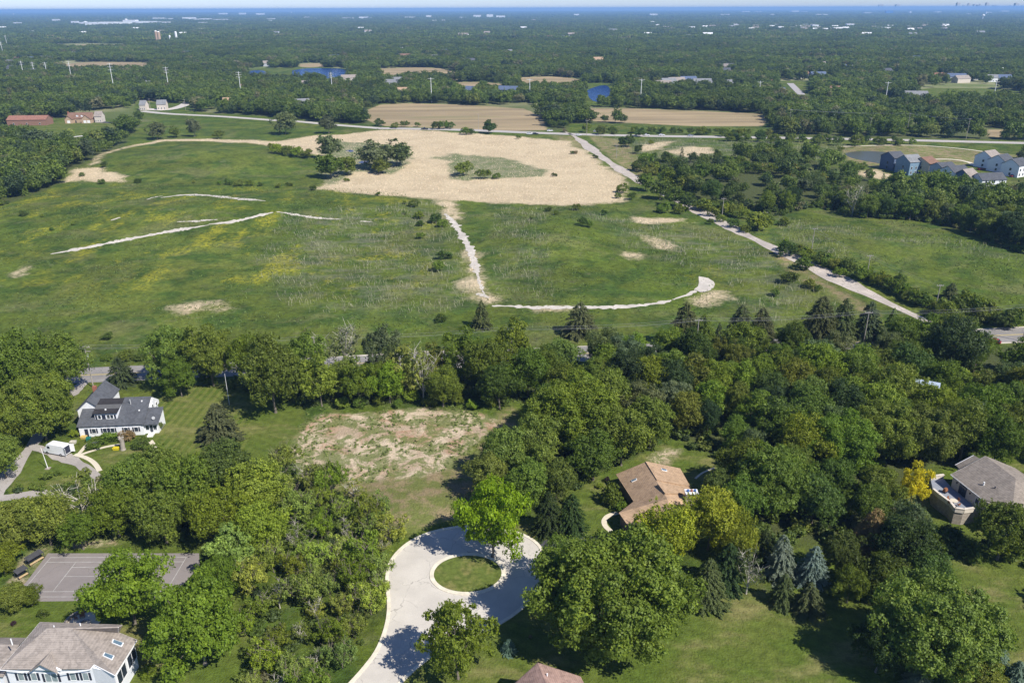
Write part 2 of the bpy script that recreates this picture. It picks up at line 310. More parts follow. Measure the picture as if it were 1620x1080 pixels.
# ------------------------------------------------------------------ roads, paths, water, court
def resample(pts, step):
    P = [Vector((p[0], p[1])) for p in pts]; out = [P[0]]
    for a, b in zip(P[:-1], P[1:]):
        L = (b - a).length; n = max(1, int(L / step))
        for k in range(1, n + 1): out.append(a.lerp(b, k / n))
    return out
def smoothline(pts, it=2):
    for _ in range(it):
        q = [pts[0]]
        for a, b in zip(pts[:-1], pts[1:]): q += [a * 0.75 + b * 0.25, a * 0.25 + b * 0.75]
        q.append(pts[-1]); pts = q
    return pts
def strip(name, pts, width, m, up=0.02, step=3.0, ragged=0.0, off=0.0, seed=1, th=0.0, kind='structure', parent=None, smooth_it=2, cuts=1):
    R = random.Random(seed); P = smoothline([Vector((p[0], p[1])) for p in pts], smooth_it); P = resample(P, step)
    mb = MB(); n = len(P); vs = []; K = cuts + 1
    for i, p in enumerate(P):
        d = (P[min(i + 1, n - 1)] - P[max(i - 1, 0)]).normalized(); nr = Vector((-d.y, d.x))
        wl = width / 2 + R.uniform(-ragged, ragged); wr = width / 2 + R.uniform(-ragged, ragged)
        if ragged > 0:
            t = min(i, n - 1 - i) / 6.0; f = min(1, 0.25 + t * .5) * (1 + .25 * math.sin(i * .31 + seed) + .15 * math.sin(i * .83)); wl *= f; wr *= f
        for k in range(K + 1):
            q = p + nr * (off + wl - (wl + wr) * k / K); vs.append((q.x, q.y, float(hgt(q.x, q.y)) + up))
    W_ = K + 1; fs = [(i*W_ + k, (i+1)*W_ + k, (i+1)*W_ + k + 1, i*W_ + k + 1)[::-1] for i in range(n - 1) for k in range(K)]
    mb.add(vs, [f[::-1] for f in fs])
    if th > 0:
        base = len(mb.v); mb.v += [(x, y, z - th) for (x, y, z) in mb.v]
        for i in range(n - 1):
            mb.f.append((i*W_, base + i*W_, base + (i+1)*W_, (i+1)*W_)); mb.f.append((i*W_+K, (i+1)*W_+K, base + (i+1)*W_+K, base + i*W_+K))
    o = mb.build(name, m, parent)
    if kind: o['kind'] = kind
    return o
def ground_poly(name, pts, m, up=0.03, kind='structure', world=False, sm_=2):
    P = [Vector((p[0], p[1])) if world else Vector(gr(*p)[:2]) for p in pts]
    P = smoothline(P + [P[0]], sm_)[:-1] if sm_ else P
    z = float(np.mean([hgt(p.x, p.y) for p in P])) + up
    tri = tessellate_polygon([[Vector((p.x, p.y, 0)) for p in P]])
    mb = MB().add([(p.x, p.y, z) for p in P], [tuple(t) for t in tri])
    for k, f in enumerate(mb.f):
        a, b, c_ = (Vector(mb.v[i]) for i in f)
        if (b - a).cross(c_ - a).z < 0: mb.f[k] = f[::-1]
    o = mb.build(name, m)
    if kind: o['kind'] = kind
    return o
def G2(l): return [tuple(gr(*p)[:2]) for p in l]

def paved(name, c, crack=(0.08, 0.08, 0.08), var=0.15, crackw=0.012, csc=0.12, track=False):
    g = NG(name, 0.9, 0.2); n1 = g.noise(0.15, 5, 0.6); n2 = g.noise(6, 3, 0.7); n3 = g.noise(0.5, 4, 0.6)
    base = g.scale(c, g.sm(g.ma('ADD', n1, g.ma('MULTIPLY', n2, 0.5)), 0.45, 1.05, 1 - var, 1 + var))
    base = g.mix(g.sm(n3, 0.58, 0.75, 0, 0.3), base, tuple(x * 0.6 for x in c))
    wob = g.n('ShaderNodeVectorMath'); wob.operation = 'ADD'
    nn = g.n('ShaderNodeTexNoise'); nn.inputs['Scale'].default_value = 0.6; g.t.links.new(g.pos(), nn.inputs['Vector'])
    g.t.links.new(g.pos(), wob.inputs[0]); g.t.links.new(g.scale(nn.outputs['Color'], 2.0), wob.inputs[1])
    v = g.voro(csc, wob.outputs[0], 'Distance', 'DISTANCE_TO_EDGE')
    base = g.mix(g.ma('MULTIPLY', g.sm(v, 0.0, crackw, 1, 0), g.sm(n1, 0.4, 0.6, 0.1, 0.75)), base, crack)
    return g.col(base)
M_ASPH = paved('old_asphalt', (0.235, 0.22, 0.205))
M_CONC = paved('pale_street_concrete', (0.50, 0.465, 0.41), (0.26, 0.24, 0.21), 0.12, 0.014, 0.16)
M_KERB = flat('kerb_concrete', (0.64, 0.585, 0.47), 0.9, 0.15, 0.8)
M_GRAV = paved('gravel', (0.52, 0.475, 0.41), (0.20, 0.18, 0.12), 0.25, 0.06, 0.5)
M_LANE = paved('weathered_lane', (0.42, 0.37, 0.32), (0.18, 0.16, 0.12), 0.25, 0.04, 0.25)
M_SHOU = flat('gravel_shoulder', (0.50, 0.45, 0.37), 0.95, 0.2, 0.5)
M_DRIVE = paved('grey_gravel_drive', (0.33, 0.30, 0.27), (0.2, 0.18, 0.15), 0.2, 0.03, 0.4)
M_BLACK = flat('fresh_blacktop', (0.055, 0.055, 0.06), 0.8, 0.2)
M_COURT = paved('court_asphalt', (0.225, 0.20, 0.19), (0.12, 0.11, 0.10), 0.14, 0.01, 0.14)
M_WHITE = flat('white_paint', (0.78, 0.78, 0.75), 0.6, 0.08)
M_LINEW = flat('worn_white_line', (0.36, 0.35, 0.33), 0.8, 0.25, 0.7)
M_LINEY = flat('worn_yellow_line', (0.55, 0.42, 0.10), 0.8, 0.2, 0.7)
M_PATH = flat('cream_path', (0.58, 0.52, 0.40), 0.9, 0.1)
rl = G2(ROADLINE)
strip('road_shoulder', rl, 13.6, M_SHOU, 0.012, 25, 0.5, smooth_it=0, cuts=3)
strip('road', rl, 10.6, M_ASPH, 0.03, 25, smooth_it=0, cuts=3)
for off in (-0.22, 0.22): strip('road_markings', rl, 0.16, M_LINEY, 0.045, 25, off=off, smooth_it=0)
for off in (-4.0, 4.0): strip('road_markings', rl, 0.18, M_LINEW, 0.045, 25, off=off, smooth_it=0)
strip('lane', G2(DIAG), 6.8, M_LANE, 0.05, 5, 0.5, smooth_it=1, seed=3, cuts=2)
strip('road', G2(FARROAD), 11, flat('far_road_asphalt', (0.40, 0.37, 0.34)), 0.05, 20, smooth_it=1)
strip('road', G2(LEFTROAD), 9, flat('far_road_concrete', (0.44, 0.41, 0.37)), 0.05, 20, smooth_it=1)
strip('road', G2([(225, 172), (262, 175), (290, 168), (300, 160)]), 11, flat('pale_yard', (0.50, 0.46, 0.42)), 0.08, 20)
strip('path', G2([(54, 220), (70, 219), (105, 218), (145, 213.5), (172, 211)]), 5.0, flat('pale_path', (0.52, 0.50, 0.46)), 0.06, 10)
strip('road', G2([(150, 193), (170, 194), (200, 195)]), 8, M_BLACK, 0.07, 10); strip('road', G2([(12, 200), (24, 199), (40, 198)]), 9, M_BLACK, 0.07, 10)
strip('road', G2([(1250, 132), (1258, 140), (1268, 150)]), 9, flat('far_street', (0.36, 0.34, 0.33)), 0.1, 20)
strip('path', G2([(1330, 232), (1430, 229), (1500, 233), (1560, 240), (1600, 250)]), 2.5, M_PATH, 0.06, 8)
strip('path', G2([(1475, 252), (1510, 252), (1535, 257), (1540, 262)]), 3.0, M_PATH, 0.06, 8)
gp = dict(ragged=0.75, step=0.9)
strip('gravel_path', G2([(80, 402), (130, 393), (200, 379), (262, 367), (330, 356)]), 3.6, M_GRAV, 0.05, seed=11, **gp)
strip('gravel_path', G2([(330, 355), (375, 350), (410, 341), (432, 336)]), 3.6, M_GRAV, 0.05, seed=12, **gp)
strip('gravel_path', G2([(438, 335), (470, 340), (500, 345), (540, 347)]), 2.2, M_GRAV, 0.05, seed=13, **gp)
strip('gravel_path', G2([(570, 350), (590, 351)]), 2.0, M_GRAV, 0.05, seed=14, **gp)
strip('gravel_path', G2([(255, 313), (290, 308), (330, 309), (370, 314), (420, 318)]), 4.5, M_GRAV, 0.05, seed=15, **gp)
strip('gravel_path', G2([(232, 316), (243, 312), (258, 310)]), 2.5, M_GRAV, 0.05, seed=16, **gp)
strip('gravel_path', G2([(280, 351), (310, 350), (345, 347)]), 2.2, M_GRAV, 0.05, seed=17, **gp)
strip('gravel_path', G2([(175, 349), (190, 344)]), 3.0, M_GRAV, 0.05, seed=18, **gp)
strip('gravel_path', G2([(704, 338), (718, 352), (732, 374), (742, 390), (750, 412), (757, 440)]), 3.0, M_GRAV, 0.06, seed=19, **gp)
strip('gravel_path', G2([(757, 440), (760, 452), (768, 468)]), 1.6, M_GRAV, 0.05, seed=20, **gp)
strip('gravel_path', G2([(755, 464), (764, 468), (774, 471)]), 3.0, M_GRAV, 0.05, seed=20, **gp)
strip('gravel_path', G2([(778, 484), (800, 484), (850, 487), (915, 486), (965, 486), (1010, 484), (1045, 479), (1062, 475)]), 2.7, M_GRAV, 0.06, seed=21, **gp)
strip('gravel_path', G2([(1064, 474), (1085, 468), (1100, 461), (1108, 455)]), 2.4, M_GRAV, 0.06, seed=22, **gp)
ground_poly('gravel_patch', [(1098, 458), (1106, 452), (1105, 434), (1114, 431), (1120, 440), (1132, 447), (1128, 458), (1110, 464)], M_GRAV, 0.08, sm_=1)
g = NG('pond_water', 0.12, 0.5); g.bump(g.noise(0.5, 4, 0.6, stretch=(1, 2, 1)), 0.7, 0.7); M_WATER = g.col((0.006, 0.035, 0.16))  # blue sky reflection is put into the pond's base colour
g = NG('muddy_water', 0.35, 0.3); g.bump(g.noise(0.5, 3, 0.6), 0.3, 0.4); M_MUD = g.col((0.07, 0.07, 0.035))
for P in ([(462, 112), (480, 108.2), (540, 108.2), (548, 112), (545, 124), (480, 125), (463, 124)], [(392, 113), (408, 111), (422, 113), (422, 124), (395, 124)],
          [(929, 143), (940, 138), (955, 134.5), (964, 137), (966, 150), (950, 163), (932, 158)], [(545, 239), (555, 237.5), (562, 239.5), (552, 241)], [(563, 256), (580, 254), (586, 257), (570, 259)]):
    ground_poly('pond', P, M_WATER, 0.06)
ground_poly('pond', [(1335, 243), (1355, 239), (1400, 240), (1430, 246), (1440, 256), (1410, 262), (1375, 256), (1345, 250)], M_MUD, 0.06)
# cul-de-sac: concrete street, raised kerbs, grass island
outer = [(553, 1082), (575, 1058), (598, 1028), (612, 990), (616, 960), (613, 930), (612, 905), (620, 883), (640, 862), (668, 846), (700, 837), (735, 832), (780, 834), (820, 842), (848, 856), (861, 876), (862, 895), (856, 920), (842, 945), (822, 965), (800, 981), (775, 993), (742, 1008), (700, 1024), (664, 1050), (630, 1082), (560, 1180), (430, 1180)]
ground_poly('street', outer, M_CONC, 0.03)
ol = smoothline([Vector(p) for p in G2(outer[:26] + [(590, 1130)])], 2)
for k0, k1 in ((0, len(ol)),): strip('kerb', [tuple(p) for p in ol[k0:k1]], 0.62, M_KERB, 0.13, 1.5, th=0.13, smooth_it=0)
ic = gr(740, 907); irx = (gr(797, 907).x - gr(683, 907).x) / 2; iry = (gr(740, 876).y - gr(740, 938).y) / 2
def ell(rx, ry, n=48): return [(ic.x + rx * math.cos(2*math.pi*k/n), ic.y + ry * math.sin(2*math.pi*k/n)) for k in range(n)]
E = ell(irx, iry); strip('kerb', E + [E[0]], 0.8, M_KERB, 0.15, 1.5, th=0.15, smooth_it=0)
g = NG('island_grass', 0.95, 0.1); gn = g.noise(1.2, 4, 0.6); gn2 = g.noise(0.3, 4, 0.6)
M_ISLG = g.col(g.scale(g.mix(g.sm(gn2, 0.45, 0.7), (0.10, 0.13, 0.027), (0.17, 0.16, 0.055)), g.sm(gn, 0.3, 0.7, 0.75, 1.2)))
mb = MB(); E2 = ell(irx - 0.3, iry - 0.3); mb.prism(E2, 0.0, 0.14); isl_o = mb.build('lawn', M_ISLG); isl_o['kind'] = 'structure'
ground_poly('driveway', [(846, 856), (862, 876), (880, 872), (930, 862), (990, 850), (985, 842), (920, 850), (875, 853)], M_BLACK, 0.045)
# farm yard drives and paths
strip('driveway', G2([(105, 622), (78, 655), (62, 690), (42, 715), (18, 745), (-5, 780), (-30, 830)]), 3.6, M_DRIVE, 0.04, 3, 0.2)
strip('driveway', G2([(50, 705), (78, 715), (105, 725), (130, 735), (150, 755), (160, 775)]), 3.6, M_DRIVE, 0.045, 3, 0.3)
strip('driveway', G2([(-20, 790), (30, 785), (70, 778), (95, 790)]), 4.0, M_DRIVE, 0.035, 3, 0.3)
strip('driveway', G2([(108, 628), (122, 614), (135, 602)]), 5.5, M_DRIVE, 0.025, 3, 0.3)
strip('path', G2([(153, 700), (140, 700), (130, 712), (122, 721)]), 0.9, M_PATH, 0.06, 1.0)
strip('path', G2([(189, 703), (165, 707), (140, 715), (122, 721)]), 0.9, M_PATH, 0.065, 1.0)
strip('path', G2([(118, 719), (135, 723), (150, 732), (158, 745)]), 1.1, M_PATH, 0.07, 1.0)
strip('path', G2([(238, 697), (245, 707), (252, 718)]), 1.1, M_PATH, 0.06, 1.0)
strip('path', G2([(978, 811), (962, 815), (955, 823), (957, 832), (966, 840)]), 1.1, M_PATH, 0.06, 1.0)
strip('path', G2([(1100, 757), (1110, 748), (1130, 740)]), 0.5, M_PATH, 0.06, 1.0)
# tennis court
cx0, cyT = at(79.4, 882.8).x, at(79, 881.8).y; cyB = at(36, 944).y
court = empty('tennis_court', (cx0, cyB, 0), 0, 'grey asphalt tennis court with faded white lines beside the hedge', 'tennis court')
wd = cyT - cyB; ln = wd * 2.35
mb = MB(); pts = [at(*p) for p in [(42, 920), (76, 875), (315, 875), (316, 895), (268, 948), (60, 951), (10, 951)]]
mb.prism([(p.x - cx0, p.y - cyB) for p in pts], -0.05, 0.05); mb.build('surface', M_COURT, court)
s_ = wd / 10.97
for (x0, x1, y0, y1) in [(0, ln, 0, 0), (0, ln, wd, wd), (0, ln, 1.37*s_, 1.37*s_), (0, ln, wd-1.37*s_, wd-1.37*s_), (0, 0, 0, wd), (ln, ln, 0, wd), (5.49*s_, 5.49*s_, 1.37*s_, wd-1.37*s_), (ln-5.49*s_, ln-5.49*s_, 1.37*s_, wd-1.37*s_), (5.49*s_, ln-5.49*s_, wd/2, wd/2), (11.9*s_, 11.9*s_, 0, wd), (5.49*s_, 11.9*s_, wd-2.9*s_, wd-2.9*s_)]:
    MB().box(x0 - 0.06, x1 + 0.06, y0 - 0.06, y1 + 0.06, 0.05, 0.056 + 0.002 * (x0 == x1)).build('line', M_LINEW, court)

# ------------------------------------------------------------------ foliage meshes
def leaf_mat(name, jit=0.25, forest=False):
    g = NG(name, 0.55, 0.25); oi = g.n('ShaderNodeObjectInfo')
    t = g.attr('tint'); rnd = oi.outputs['Random']
    c = oi.outputs['Color']
    if forest:
        n = g.noise(0.007, 4, 0.6)
        c = g.mix(g.sm(rnd, 0.0, 0.5), (0.085, 0.130, 0.022), (0.122, 0.168, 0.028))
        c = g.mix(g.sm(rnd, 0.45, 0.85), c, (0.075, 0.112, 0.034))
        c = g.mix(g.sm(rnd, 0.78, 0.86), c, (0.145, 0.175, 0.038))
        c = g.mix(g.sm(rnd, 0.88, 0.90), c, (0.055, 0.085, 0.035))
        c = g.mix(g.sm(rnd, 0.95, 0.96), c, (0.17, 0.17, 0.085))
        c = g.scale(c, g.sm(n, 0.35, 0.65, 0.76, 1.22))
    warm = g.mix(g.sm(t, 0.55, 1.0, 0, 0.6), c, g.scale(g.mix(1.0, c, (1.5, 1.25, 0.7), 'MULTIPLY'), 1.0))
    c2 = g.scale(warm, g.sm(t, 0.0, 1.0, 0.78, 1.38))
    g.put(g.b.inputs['Base Color'], c2)
    tr = g.n('ShaderNodeBsdfTranslucent'); g.put(tr.inputs[0], g.mix(1.0, c2, (1.25, 1.3, 0.5), 'MULTIPLY'))
    mx = g.n('ShaderNodeMixShader'); mx.inputs[0].default_value = 0.36
    out = g.t.nodes['Material Output']
    g.t.links.new(g.b.outputs[0], mx.inputs[1]); g.t.links.new(tr.outputs[0], mx.inputs[2]); g.t.links.new(mx.outputs[0], out.inputs[0])
    return g.m
M_LEAF = leaf_mat('leaves'); M_LEAFF = leaf_mat('forest_leaves', forest=True)
M_BARK = flat('bark', (0.17, 0.145, 0.115), 0.9, 0.3, 3.0)
M_PALEBARK = flat('pale_bark', (0.40, 0.37, 0.31), 0.9, 0.25, 3.0)

def quads_mesh(name, P, Nn, S, T, m, asp=1.0, droop=None, axis_dir=None):
    """P centres, Nn normals, S sizes, T tint; each one leaf clump: a rhombic quad"""
    n = len(P); r = np.random.RandomState(n % 9973)
    a = r.normal(size=(n, 3)) if axis_dir is None else axis_dir + 0.25 * r.normal(size=(n, 3))
    u = np.cross(a, Nn) if axis_dir is None else a - Nn * (a * Nn).sum(1, keepdims=True)
    u /= np.linalg.norm(u, axis=1, keepdims=True) + 1e-9; v = np.cross(Nn, u)
    su = (S * r.uniform(0.8, 1.25, n))[:, None]; sv_ = (S * asp * r.uniform(0.55, 1.0, n))[:, None]
    k = Nn * (S * r.uniform(-0.25, 0.25, n))[:, None]
    V = np.stack([P - u * su, P - v * sv_ + k, P + u * su, P + v * sv_ + k], 1).reshape(-1, 3)
    me = bpy.data.meshes.new(name); me.vertices.add(4 * n); me.vertices.foreach_set('co', V.astype(np.float32).ravel())
    me.loops.add(4 * n); me.loops.foreach_set('vertex_index', np.arange(4 * n))
    me.polygons.add(n); me.polygons.foreach_set('loop_start', np.arange(n) * 4)
    at_ = me.attributes.new('tint', 'FLOAT', 'POINT'); at_.data.foreach_set('value', np.repeat(T, 4).astype(np.float32))
    me.update(); me.materials.append(m); return me
def unit(r, n):
    d = r.normal(size=(n, 3)); return d / np.linalg.norm(d, axis=1, keepdims=True)
def crown_pts(seed, R, H, base, nl, n, leaf, lr=(0.22, 0.40), up=0.35, lump=0.18, jitter=0.12, flatl=0.85, inner=0.12):
    r = np.random.RandomState(seed); rz = (H - base) / 2; zc = base + rz
    ph = r.uniform(0, 6.28, 6)
    D = unit(r, nl * 3); D = D[D[:, 2] > -0.75][:nl]; nl = len(D)
    az = np.arctan2(D[:, 1], D[:, 0])
    ln_ = 1 + lump * (np.sin(2*az + ph[0]) * 0.5 + np.sin(3*az + ph[1]) * 0.5 + np.sin(5*az + ph[2] + 3*D[:, 2]) * 0.4 + r.normal(size=nl) * 0.35)
    q = r.uniform(0.50, 0.86, nl) * ln_
    wid = np.where(D[:, 2] > 0, 1.0, 1.0 - 0.15 * np.abs(D[:, 2]))
    C = np.stack([D[:, 0] * R * q * wid, D[:, 1] * R * q * wid, zc + D[:, 2] * rz * q], 1)
    LR = r.uniform(lr[0], lr[1], nl) * min(R, rz * 1.15); LT = r.uniform(0, 1, nl)
    w_ = LR ** 2; per = 11 if n > 2000 else 5; nt_ = max(nl, n // per); tl = r.choice(nl, nt_, p=w_ / w_.sum()); td = unit(r, nt_); trad = 1 + r.normal(size=nt_) * 0.16
    tk = r.randint(0, nt_, n); idx = tl[tk]; tv = r.uniform(0, 1, nt_)[tk]
    d = td[tk] + unit(r, n) * 0.16; d[:, 2] += up; d += 0.35 * (C[idx] - np.array([0, 0, zc])) / np.array([R, R, rz]); d /= np.linalg.norm(d, axis=1, keepdims=True)
    rad = LR[idx] * (trad[tk] - np.abs(r.normal(size=n)) * jitter)
    P = C[idx] + d * rad[:, None] * np.array([1.08, 1.08, flatl]) + r.normal(size=(n, 3)) * leaf * 0.7
    ni = int(n * inner); P[:ni] = np.array([0, 0, zc]) + unit(r, ni) * (r.uniform(0.2, 0.75, ni) ** 0.5)[:, None] * np.array([R, R, rz]) * 0.8
    Nn = d + 0.55 * r.normal(size=(n, 3)); Nn /= np.linalg.norm(Nn, axis=1, keepdims=True)
    T = np.clip(0.35 * LT[idx] + 0.35 * tv + 0.3 * r.uniform(0, 1, n), 0, 1); P[:, 2] = np.maximum(P[:, 2], 0.15)
    S = leaf * r.uniform(0.6, 1.25, n)
    return P, Nn, S, T, C
def crown(name, seed, R, H, base, nl, n, leaf, m=None, **k):
    P, Nn, S, T, C = crown_pts(seed, R, H, base, nl, n, leaf, **k); return quads_mesh(name, P, Nn, S, T, m or M_LEAF), C
def trunk(name, seed, H, base, r0, C=None, limbs=6, m=None, twigs=0, lean=0.0):
    R = random.Random(seed); mb = MB(); top = (R.uniform(-.3, .3) + lean, R.uniform(-.3, .3), H * 0.72)
    mid = (top[0] * 0.4, top[1] * 0.4, base)
    mb.tube([(0, 0, -0.4), (0, 0, 0.15), (mid[0] * .5, mid[1] * .5, base * .5), mid, top], [r0 * 1.5, r0 * 1.1, r0 * .85, r0 * .7, r0 * .2], 7)
    if C is not None:
        for k in range(min(limbs, len(C))):
            c_ = C[R.randrange(len(C))]; z0 = R.uniform(base * .8, H * .55); f = (z0 - base) / (H * .72 - base + 1e-6); f = max(0, min(1, f))
            s0 = tuple(mid[i] * (1 - f) + top[i] * f if i < 2 else z0 for i in range(3))
            e = (c_[0], c_[1], max(c_[2], z0 + .5)); mi = tuple((s0[i] + e[i]) / 2 + (0.08 * H if i == 2 else 0) * R.uniform(-.4, .6) for i in range(3))
            mb.tube([s0, mi, e], [r0 * .45, r0 * .28, r0 * .08], 5)
            for t in range(twigs):
                f2 = R.uniform(.3, 1); p = [mi[i] * (1 - f2) + e[i] * f2 for i in range(3)]
                mb.tube([p, [p[0] + R.uniform(-1.6, 1.6), p[1] + R.uniform(-1.6, 1.6), p[2] + R.uniform(.4, 2.2)]], [0.05, 0.02], 3)
    return mb.mesh(name, m or M_BARK)
def conifer(name, seed, R, H, n, leaf, tiers=14, m=None, base=0.04, power=0.85, droop=0.25):
    r = np.random.RandomState(seed); k = tiers * 13
    tb = np.repeat(np.linspace(base, 0.985, tiers), 13) + r.uniform(-.5, .5, k) / tiers; tb = np.clip(tb, base, 0.99)
    ab = r.uniform(0, 6.283, k); Lb = R * (1 - tb) ** power * r.uniform(0.72, 1.1, k) + 0.05
    w_ = Lb ** 1.6 + 0.05; idx = r.choice(k, n, p=w_ / w_.sum()); s = r.uniform(0.12, 1.0, n) ** 0.6
    L = Lb[idx] * s; side = r.normal(size=n) * 0.11 * Lb[idx] * (1.15 - s); ca, sa = np.cos(ab[idx]), np.sin(ab[idx])
    P = np.stack([ca * L - sa * side, sa * L + ca * side, tb[idx] * H - droop * L * s + r.normal(size=n) * 0.10 * (1 + 0.04 * H)], 1); P[:, 2] = np.maximum(P[:, 2], 0.1)
    Nn = np.stack([ca * .5, sa * .5, np.ones(n)], 1) + 0.5 * r.normal(size=(n, 3)); Nn /= np.linalg.norm(Nn, axis=1, keepdims=True)
    ax = np.stack([ca, sa, -0.3 + 0 * ca], 1)
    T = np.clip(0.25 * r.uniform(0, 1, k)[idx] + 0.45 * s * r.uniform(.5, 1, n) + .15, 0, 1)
    P[:, :2] *= R / np.percentile(np.hypot(P[:, 0], P[:, 1]), 96)
    return quads_mesh(name, P, Nn, leaf * r.uniform(.6, 1.2, n), T, m or M_LEAF, 0.6, axis_dir=ax)

PROTO = {}
def reg(kind, seeds, R, H, base, nl, n, leaf, r0, limbs=7, bark=None, twigs=0, **k):
    L = []
    for s in seeds:
        c_, C = crown('crown', s, R, H, base, nl, n, leaf, **k)
        co = np.empty(len(c_.vertices) * 3, np.float32); c_.vertices.foreach_get('co', co); co = co.reshape(-1, 3)
        f = R / np.percentile(np.hypot(co[:, 0], co[:, 1]), 97); fz = H / np.percentile(co[:, 2], 99.5); co *= np.array([f, f, fz], np.float32); c_.vertices.foreach_set('co', co.ravel()); C = C * np.array([f, f, fz])
        L.append((c_, trunk('trunk', s, H, base, r0, C, limbs, bark, twigs)))
    PROTO[kind] = (L, R, H)
reg('broad', (1, 2, 3, 4, 5, 6), 6, 11.5, 1.9, 60, 24000, 0.165, 0.28, lr=(0.16, 0.36), jitter=0.2, lump=0.22)
reg('big', (11, 12), 12, 17, 1.0, 170, 95000, 0.20, 0.5, 14, lr=(0.10, 0.24), lump=0.14, jitter=0.28)
reg('layer', (15, 16), 7, 11, 0.7, 80, 26000, 0.17, 0.3, 12, lr=(0.14, 0.30), flatl=0.5, lump=0.24, up=0.6)
reg('open', (17, 18), 6, 12, 0.9, 60, 14000, 0.18, 0.25, 12, lr=(0.13, 0.26), lump=0.3, inner=0.03)
reg('scrub', (21, 22, 23, 24), 4, 6.2, 0.9, 46, 6500, 0.14, 0.10, 12, None, 5, lr=(0.14, 0.32), lump=0.3, inner=0.05, jitter=0.25)
reg('mid', (31, 32, 33, 34, 35), 6, 11.5, 1.5, 34, 3600, 0.42, 0.26, 4)
reg('shrub', (41, 42, 43), 2.2, 3.0, 0.1, 20, 2600, 0.13, 0.06, 3, up=0.5)
reg('bare', (45, 46), 5, 12, 2.0, 34, 2600, 0.17, 0.2, 16, M_PALEBARK, 6, lr=(0.10, 0.22), lump=0.4, inner=0.02)
reg('weep', (47,), 6, 11, 0.8, 46, 16000, 0.18, 0.3, 8, up=-0.25, flatl=1.5, lr=(.18, .3))
def regc(kind, seeds, R, H, n, leaf, r0, **k):
    PROTO[kind] = ([(conifer('crown', s, R, H, n, leaf, **k), trunk('trunk', s, H, 1.0, r0, None)) for s in seeds], R, H)
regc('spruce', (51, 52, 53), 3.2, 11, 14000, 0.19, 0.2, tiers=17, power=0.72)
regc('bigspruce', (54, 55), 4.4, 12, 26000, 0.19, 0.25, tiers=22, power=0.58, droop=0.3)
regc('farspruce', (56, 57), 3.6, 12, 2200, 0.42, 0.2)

def tree(kind, seed, loc, R, H, color, name, label, cat, group=None, rz=None):
    L, R0, H0 = PROTO[kind]; rr = random.Random(seed); cm, tm = L[seed % len(L)]; s = (R / R0, R / R0 * rr.uniform(.92, 1.08), H / H0)
    e = empty(name, loc, rr.uniform(0, 6.28) if rz is None else rz, label, cat, group)
    v = rr.uniform(.80, 1.22)
    c_ = obj('crown', cm, e, sc=s); c_.color = (color[0] * v * rr.uniform(.84, 1.12), color[1] * v, color[2] * v * rr.uniform(.8, 1.35), 1)
    obj('trunk', tm, e, sc=s); return e
GREEN = dict(mid=(0.130, 0.178, 0.020), dark=(0.085, 0.125, 0.020), deep=(0.050, 0.080, 0.022), bright=(0.175, 0.230, 0.022), lime=(0.200, 0.275, 0.010), olive=(0.155, 0.190, 0.028),
             pale=(0.23, 0.245, 0.08), gold=(0.52, 0.47, 0.02), yell=(0.240, 0.260, 0.020), blue=(0.16, 0.215, 0.185), grey=(0.16, 0.18, 0.10), spruce=(0.100, 0.120, 0.045), brown=(0.20, 0.155, 0.08), scrub=(0.225, 0.275, 0.050), sage=(0.125, 0.155, 0.060), purple=(0.04, 0.02, 0.03), blossom=(0.30, 0.29, 0.17))
TAKEN = []                                    # (x, y, R) of what already stands somewhere
def place(px, py, rpx, kind, colr, name='tree', label=None, cat='tree', group=None, hr=None, seed=None):
    """crown centre and radius as surveyed in the photograph; the tree is set on the ground under that crown"""
    zc = 5.0; R = 5.0
    for _ in range(6):
        p = at(px, py, zc); R = rpx / ppm(p)
        H = (hr * R * (1.18 if kind in ('broad', 'big', 'layer', 'weep', 'open') else 1.0)) if hr else 3.2 + 1.5 * R
        zc = (0.54 if kind not in ('spruce', 'bigspruce', 'farspruce') else 0.42) * H + float(hgt(p.x, p.y))
    z = float(hgt(p.x, p.y)); seed = seed if seed is not None else int(px * 7 + py * 13)
    e = tree(kind, seed, (p.x, p.y, z), R, H, GREEN[colr], name, label or 'tree', cat, group); TAKEN.append((p.x, p.y, R)); return e

